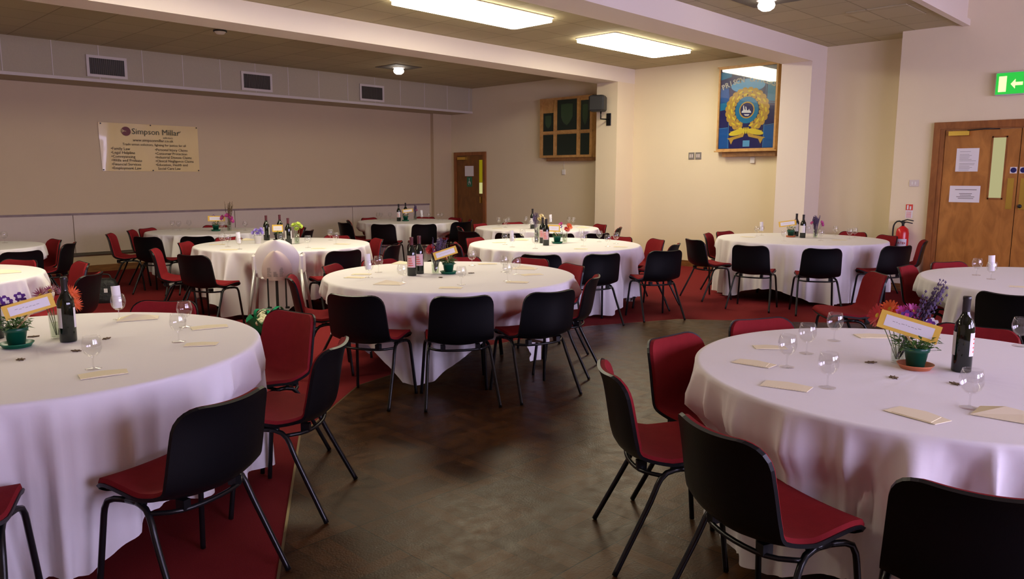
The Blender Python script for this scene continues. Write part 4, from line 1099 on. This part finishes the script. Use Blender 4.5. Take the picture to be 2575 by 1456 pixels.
for (tb,x,y,sc,off,sz,roll,w) in POTS:
    face = math.atan2(-y,-x); tn = TNM[tb]
    s = thing('plant_saucer', '%s plastic saucer under the potted plant on %s' % (sc,tn), 'saucer', (x,y,ZT), 0, 'plant saucers')
    part('dish', MB().lathe([(0,.0),(.058,.0),(.070,.020),(.073,.021),(.070,.016),(.056,.005),(0,.005)],32), {'green':'saucergreen','terracotta':'terra','dark':'dark'}[sc], s)
    p = thing('potted_plant', '%s pot of small leafy pansies with a yellow sign on %s' % ('black' if sc == 'dark' else 'dark green',tn), 'potted plant', (x,y,ZT+.0055), 0, 'potted plants on the tables')
    part('pot', MB().lathe([(0,0),(.034,0),(.046,.068),(.051,.070),(.053,.088),(.050,.089),(.046,.078),(.032,.004)],28), 'dark' if sc == 'dark' else 'potgreen', p)
    part('soil', MB().lathe([(0,.076),(.044,.076)],20), 'soil', p)
    lf = part('foliage', leaves(rnd, 90 if tb in ('T1','T2','T3') else 40, .055 if tb != 'T2' else .085, .055, .032), 'leaf', p); lf.location = (0,0,.078)
    side = Vector((-math.sin(face), math.cos(face), 0))
    for k in range({'T1':7,'T2':6,'T3':3}.get(tb,2)):
        a = rnd.uniform(0,2*PI); cc = Vector((.05*math.cos(a),.05*math.sin(a),rnd.uniform(.15,.22)))-Vector((math.cos(face),math.sin(face),0))*.05
        fl = part('flower', petals(cc,(math.cos(face),math.sin(face),.6),.024,5,.42,rnd,.1,1), ('purple','whitep')[k%2] if tb=='T2' else 'purple', p)
        part('flower_centre', petals(cc+Vector((math.cos(face),math.sin(face),.3))*.003,(math.cos(face),math.sin(face),.6),.010,4,.5,rnd,.1,1), 'whitep' if tb!='T2' else 'magenta', fl)
        part('stem', MB().tube([(0,0,.08),(cc.x*.6,cc.y*.6,.13),cc],.001,4), 'stem', fl)
    # yellow sign on a stick, pushed into the pot
    tocam = Vector((math.cos(face),math.sin(face),0))
    right = Vector((math.sin(face)*-1, math.cos(face),0)) * 1.0     # image right as seen from the camera side
    right = Vector((-tocam.y, tocam.x, 0))
    if right.dot(_r) < 0: right = -right
    cpos = tocam*.045 + right*off
    sg = thing('table_sign', 'yellow bordered name card on a stick in the pot on %s' % tn, 'sign', (x,y,ZT), 0, 'yellow table signs')
    zc_ = sz-ZT
    fm_ = frame_on((cpos.x,cpos.y,zc_), right) @ Matrix.Rotation(R(-roll),4,'Z')
    hw, hh = w/2, w/2*.33
    if tb == 'T4': hw, hh = .065,.045
    if tb == 'T5': hw, hh = .075,.042
    if tb == 'T9': hw, hh = .12,.04
    part('card', MB().box((-hw,-hh,-.0015),(hw,hh,0),fm_), 'yellow', sg)
    pc = part('paper_insert', MB().box((-hw*.8,-hh*.62,0),(hw*.8,hh*.62,.0008),fm_), 'paper', sg)
    wr = MB(); xx = -hw*.55
    while xx < hw*.4:
        l_ = rnd.uniform(.005,.014); yy = rnd.uniform(-.002,.003); wr.box((xx,yy,.0008),(xx+l_,yy+.0018,.001),fm_); xx += l_+.004
    part('handwriting', wr, 'ink', pc)
    part('stick', MB().box((-.0045,-hh-.004,-.004),(.0045,hh*.2,-.0016),fm_).tube([fm_@Vector((0,-hh+.004,-.004)), Vector((tocam.x*.025,tocam.y*.025,.085))],.0045,6), 'stake', sg)
# vases with flowers
def vase(tb,x,y,k,h):
    tn = TNM[tb]
    v = thing('flower_vase', '%s on %s' % ('straight clear glass vase' if k=='g' else 'small white plastic flower pot',tn), 'vase', (x,y,ZT), 0, 'flower vases')
    hh = h*.62 if k == 'g' and h < .28 else (.19 if k=='g' else .085)
    if k == 'g':
        part('glass_body', MB().lathe([(0,0),(.028,0),(.030,.004),(.034,hh),(.0325,hh),(.028,.008),(0,.006)],24), 'vglass', v)
        part('water', MB().lathe([(0,.007),(.027,.008),(.030,hh*.6),(0,hh*.6)],20), glassm('water',(.88,.92,.84)), v)
    else:
        part('body', MB().lathe([(0,0),(.034,0),(.047,hh),(.050,hh),(.050,hh+.006),(.044,hh+.004),(.034,.01),(0,.008)],24), 'white', v)
    return hh
for (tb,x,y,k,h) in VASES:
    hh = vase(tb,x,y,k,h); b = Vector((x,y,ZT+.01)); face = math.atan2(-y,-x); tc_ = Vector((math.cos(face),math.sin(face),0)); rt = Vector((-tc_.y,tc_.x,0))
    if rt.dot(_r) < 0: rt = -rt
    tn = TNM[tb]; F_ = lambda u,z,dpt=0: b+rt*u+tc_*dpt+Vector((0,0,z-.01))
    S = lambda u: b+rt*u+Vector((0,0,.005))
    if tb == 'T1':
        for (u,z,r_,m_,lb) in ((-.055,.215,.050,'mauve','dusky pink spiky flower far left'),(-.015,.235,.045,'mauve','dusky pink spiky flower upper'),(.035,.215,.045,'mauve','dusky pink spiky flower behind the bottle neck'),(.075,.215,.050,'orange','orange spiky flower upper right'),(.085,.165,.045,'orange','orange spiky flower lower right'),(-.03,.18,.045,'redp','dull red flower behind the bottle')):
            flower(lb+' in the vase on '+tn, S(u*.1), F_(u,z,rnd.uniform(-.02,.02)), r_, m_, rnd, 16, .07, True, 'orange' if m_=='orange' else 'ycen', group='vase flowers')
    elif tb == 'T2':
        for (u,z,r_,m_,lb) in ((-.09,.20,.055,'redp','deep red flower at the left edge'),(-.045,.235,.045,'orange','orange red flower on top'),(-.06,.185,.045,'magenta','magenta daisy in the middle'),(.0,.215,.045,'magenta','magenta daisy right of centre'),(.04,.23,.040,'magenta','magenta daisy on the right')):
            flower(lb+' of the bunch on '+tn, S(u*.1), F_(u,z,rnd.uniform(-.02,.02)), r_, m_, rnd, 14, .13, False, 'ycen', group='vase flowers')
        sprigs('lavender_bunch','long dried lavender bunch leaning right on '+tn,'dried flowers',S(0),26,.36,(rt.x*.42,rt.y*.42),.055,'lav',rnd,.15)
    elif tb == 'T3':
        flower('big red flower in the vase on '+tn, S(0), F_(-.035,.20), .05, 'redp', rnd, 18, .12, False, 'redp', layers=3, group='vase flowers')
        flower('pink flower beside the red one on '+tn, S(0.003), F_(.03,.19), .035, 'magenta', rnd, 12, .15, group='vase flowers')
        flower('small pink flower low in the bunch on '+tn, S(0.005), F_(.0,.17,.02), .028, 'magenta', rnd, 12, .15, group='vase flowers')
        sprigs('lavender_bunch','dark dried lavender bunch fanning upward on '+tn,'dried flowers',S(.0),48,.285,(rt.x*.12,rt.y*.12),.075,'lav',rnd,.09)
    elif tb == 'T4' and k == 'w':
        for q,(u,z) in enumerate(((-.05,.13),(-.02,.16),(.02,.15),(.05,.13),(.0,.12),(.04,.17))):
            flower(('lilac bell flower %s in the white pot' % ('leftmost','upper left','upper centre','right side','low centre','upper right')[q].replace('side','hand')), S(u*.2), F_(u,z), .03, 'violet', rnd, 6, .3, False, 'purple', layers=2, group='vase flowers')
    elif tb == 'T4':
        for q,(u,z) in enumerate(((-.03,.225),(.02,.235),(.045,.21),(.0,.18))):
            flower(('lime green flower %s in the glass vase behind the high chair' % ('leftmost','on top','rightmost','lowest')[q]), S(u*.2), F_(u,z), .036, 'lime', rnd, 14, .16, False, 'lime', layers=3, group='vase flowers')
    elif tb == 'T5' and h > .25:
        for q,(u,z) in enumerate(((.055,.33),(.03,.29),(.075,.30))):
            flower(('cream rose %s in the tall vase on the brightest table' % ('on top','lower left','lower right')[q]), S(u*.1), F_(u,z), .034, 'creamp', rnd, 8, .34, False, 'creamp', layers=4, group='vase flowers')
        sprigs('lavender_bunch','dark dried lavender in the tall vase on '+tn,'dried flowers',S(0),22,.37,(-rt.x*.08,-rt.y*.08),.04,'lav',rnd,.07)
    elif tb == 'T5':
        for (u,z,r_,m_,lb) in ((.05,.20,.05,'orange','orange flower right'),(.02,.16,.045,'redp','red flower low'),(-.05,.225,.035,'magenta','pink flower left')):
            flower(lb+' in the right-hand vase on '+tn, S(u*.1), F_(u,z), r_, m_, rnd, 14, .14, group='vase flowers')
    elif tb == 'T6':
        sprigs('lavender_bunch','upright dried lavender bunch on '+tn,'dried flowers',S(0),44,.29,(0,0),.05,'lav',rnd,.09)
        for (u,z,lb) in ((-.05,.20,'left'),(.07,.21,'right'),(.08,.18,'lower right')): flower('pink flower at the %s of the lavender on %s' % (lb,tn), S(u*.1), F_(u,z), .03, 'magenta', rnd, 12, .15, group='vase flowers')
    elif tb == 'T8':
        sprigs('lavender_bunch','dark lavender bunch on '+tn,'dried flowers',S(0),30,.27,(0,0),.04,'lav',rnd,.08)
        flower('dusky pink flower on '+tn, S(0), F_(.02,.19), .035, 'mauve', rnd, 12, .15, group='vase flowers')
    elif tb == 'T9':
        sprigs('seed_head_bunch','tall dried brown seed heads on '+tn,'dried flowers',S(0),26,.42,(0.02,.02),.07,'dried',rnd,.16)
        for (u,z,lb) in ((-.02,.23,'upper'),(.02,.20,'middle'),(.04,.15,'lower'),(-.09,.20,'far left')): flower('magenta flower, %s one, on %s' % (lb,tn), S(u*.1), F_(u,z), .045, 'magenta', rnd, 14, .16, group='vase flowers')

# ---------------------------------------------------------------- high chair, basket, bags
hc = thing('high_chair', 'white plastic high chair seen from behind at the table with lime flowers', 'high chair', (4.00,7.34,0), R(52)-PI/2)
# local: +y is the direction the chair faces, back at -y
def hs(u, v):   # shell back: u -1..1 across, v 0..1 up
    hw = .215 if v < .1 else .215-.03*(v-.1)
    hw = .235 if v < .4 else .235*math.sqrt(max(0,1-((v-.4)/.605)**2))
    return Vector((u*hw, -.16-.05*v+.10*u*u*(1-.3*v), .52+.40*v))
rows = [[hs(-1+2*j/16, 1-(1-i/23)**2.2) for j in range(17)] for i in range(24)]
rows2 = [[p+Vector((0,.012,0)) for p in r_] for r_ in rows]
part('seat_shell', slab(rows2, rows), 'white', hc)
hood = MB(); g = []
pan = []
for i in range(20):
    v = 1-(1-i/19)**2.2; row = []
    hwp = .155-.02*max(0,.15-v)/.15 if v < .22 else .155*math.sqrt(max(0,1-((v-.22)/.785)**2))
    for j in range(13):
        u = -1+2*j/12; row.append(Vector((u*hwp,-.215-.05*v+.09*u*u,.50+.31*v)))
    pan.append(row)
bp_ = part('back_panel', slab([[p+Vector((0,.01,0)) for p in r_] for r_ in pan], pan), mat('pinkish white plastic', (.62,.50,.47), .45), hc)
tx = MB()
for c_ in range(3):
    for i in range(9): 
        tx.box((-.085+c_*.062,-.229-.0009*i+.003,.60-i*.0105+.03),(-.085+c_*.062+rnd.uniform(.02,.045),-.226-.0009*i,.6045-i*.0105+.03))
part('print', tx, 'ink', bp_)
part('seat', MB().bev((-.17,-.14,.50),(.17,.12,.53),.012), 'white', hc)
for s_ in (-1,1):
    part('side_arm', MB().bev((s_*.235-.025,-.11,.55),(s_*.235+.025,.12,.76),.018), 'white', hc)
    for f_ in (-1,1):
        part('leg', MB().tube([(s_*.235,f_*.10,.60),(s_*.30,f_*.23,.012)],.017,10), 'grey', hc)
    part('strap', MB().box((s_*.09-.008,-.19,.22),(s_*.09+.008,-.186,.52)), 'dark', hc)
    part('buckle', MB().box((s_*.09-.012,-.195,.205),(s_*.09+.03,-.18,.225)), 'dark', hc)
part('strap', MB().box((-.014,-.19,.10),(.014,-.186,.52)), 'dark', hc)
part('tray', MB().bev((-.22,.12,.70),(.22,.34,.73),.012), 'white', hc)
bk = thing('wrapped_basket', 'green wrapped basket of cream cauliflower shapes on the carpet by the high chair', 'basket', (3.66,6.98,0))
wr = MB(); ring = []
for k in range(24):
    a = 2*PI*k/24; w1 = 1+.12*math.sin(5*a); ring.append([Vector((r_*w1*math.cos(a), r_*w1*math.sin(a), z+(.035*math.sin(6*a) if r_ > .17 else 0))) for r_,z in ((.0,.004),(.11,.004),(.14,.06),(.165,.11),(.195,.17))])
part('wrap', wr.grid(ring,True,True), 'foilgreen', bk)
def lump(c, r_, seed):
    rn = random.Random(seed); mb = MB()
    for k in range(26):
        d = Vector((rn.gauss(0,1),rn.gauss(0,1),abs(rn.gauss(0,1)))).normalized()
        mb.lathe([(0,-r_*.34),(r_*.24,-r_*.24),(r_*.34,0),(r_*.24,r_*.24),(0,r_*.34)],8,Matrix.Translation(Vector(c)+d*r_*.72))
    mb.lathe([(0,-r_*.75),(r_*.53,-r_*.53),(r_*.75,0),(r_*.53,r_*.53),(0,r_*.75)],14,Matrix.Translation(Vector(c)))
    return mb
for i,c_ in enumerate(((-.07,-.05,.13),(.07,-.03,.16),(.0,.07,.17))): part('filling', lump(c_,.075 if i else .085,i), 'curd', bk)
rb = MB()
for a0,h_ in ((0,.23),(1.2,.21)):
    pts = [Vector((math.cos(a0)*.15*math.cos(q),math.sin(a0)*.15*math.cos(q),.13+(h_-.10)*math.sin(q))) for q in [PI*i/12 for i in range(13)]]
    rb.grid([[p+Vector((-math.sin(a0),math.cos(a0),0))*.014, p-Vector((-math.sin(a0),math.cos(a0),0))*.014] for p in pts])
for sg_ in (-1,1):
    pts = [Vector((sg_*(.02+.13*math.sin(q)), -.02, .22+.05*math.sin(2*q))) for q in [PI*i/10 for i in range(11)]]
    rb.grid([[p+Vector((0,.03,0)), p-Vector((0,.03,0))] for p in pts])
part('ribbon', rb, 'foilgreen', bk)
def bag(loc, rz, sx, sy, sz, lab):
    t = thing('black_bag', lab, 'bag', loc, rz)
    rows = []
    for i in range(12):
        v = i/11; row = []
        for k in range(20):
            a = 2*PI*k/20; e = .55; cx_ = math.copysign(abs(math.cos(a))**e, math.cos(a)); cy_ = math.copysign(abs(math.sin(a))**e, math.sin(a))
            s_ = (1-.35*v*v)*(1 if v < .93 else .7)*(.9 if v == 0 else 1)*(1+.04*math.sin(3*a+5*v)); row.append(Vector((cx_*sx*s_, cy_*sy*s_, v*sz)))
        rows.append(row+[row[0]])
    mb = MB().grid(rows); mb.add([r_ for r_ in rows[-1][:-1]], [tuple(range(20))]); mb.add([r_ for r_ in rows[0][:-1]], [tuple(reversed(range(20)))])
    part('body', mb, 'bag', t); part('handle', MB().tube(smooth_pts([(-sx*.4,0,sz*.97),(-sx*.3,0,sz*1.15),(sx*.3,0,sz*1.15),(sx*.4,0,sz*.97)],12),.009,6), 'bag', t)
    part('tag', MB().box((.01,-sy*1.0-.006,sz*.45),(.05,-sy*1.0-.002,sz*.62)), 'paper', t)
bag((3.2,10.25,0), R(-30), .17,.12,.30, 'black bag standing on the carpet before the far wall')
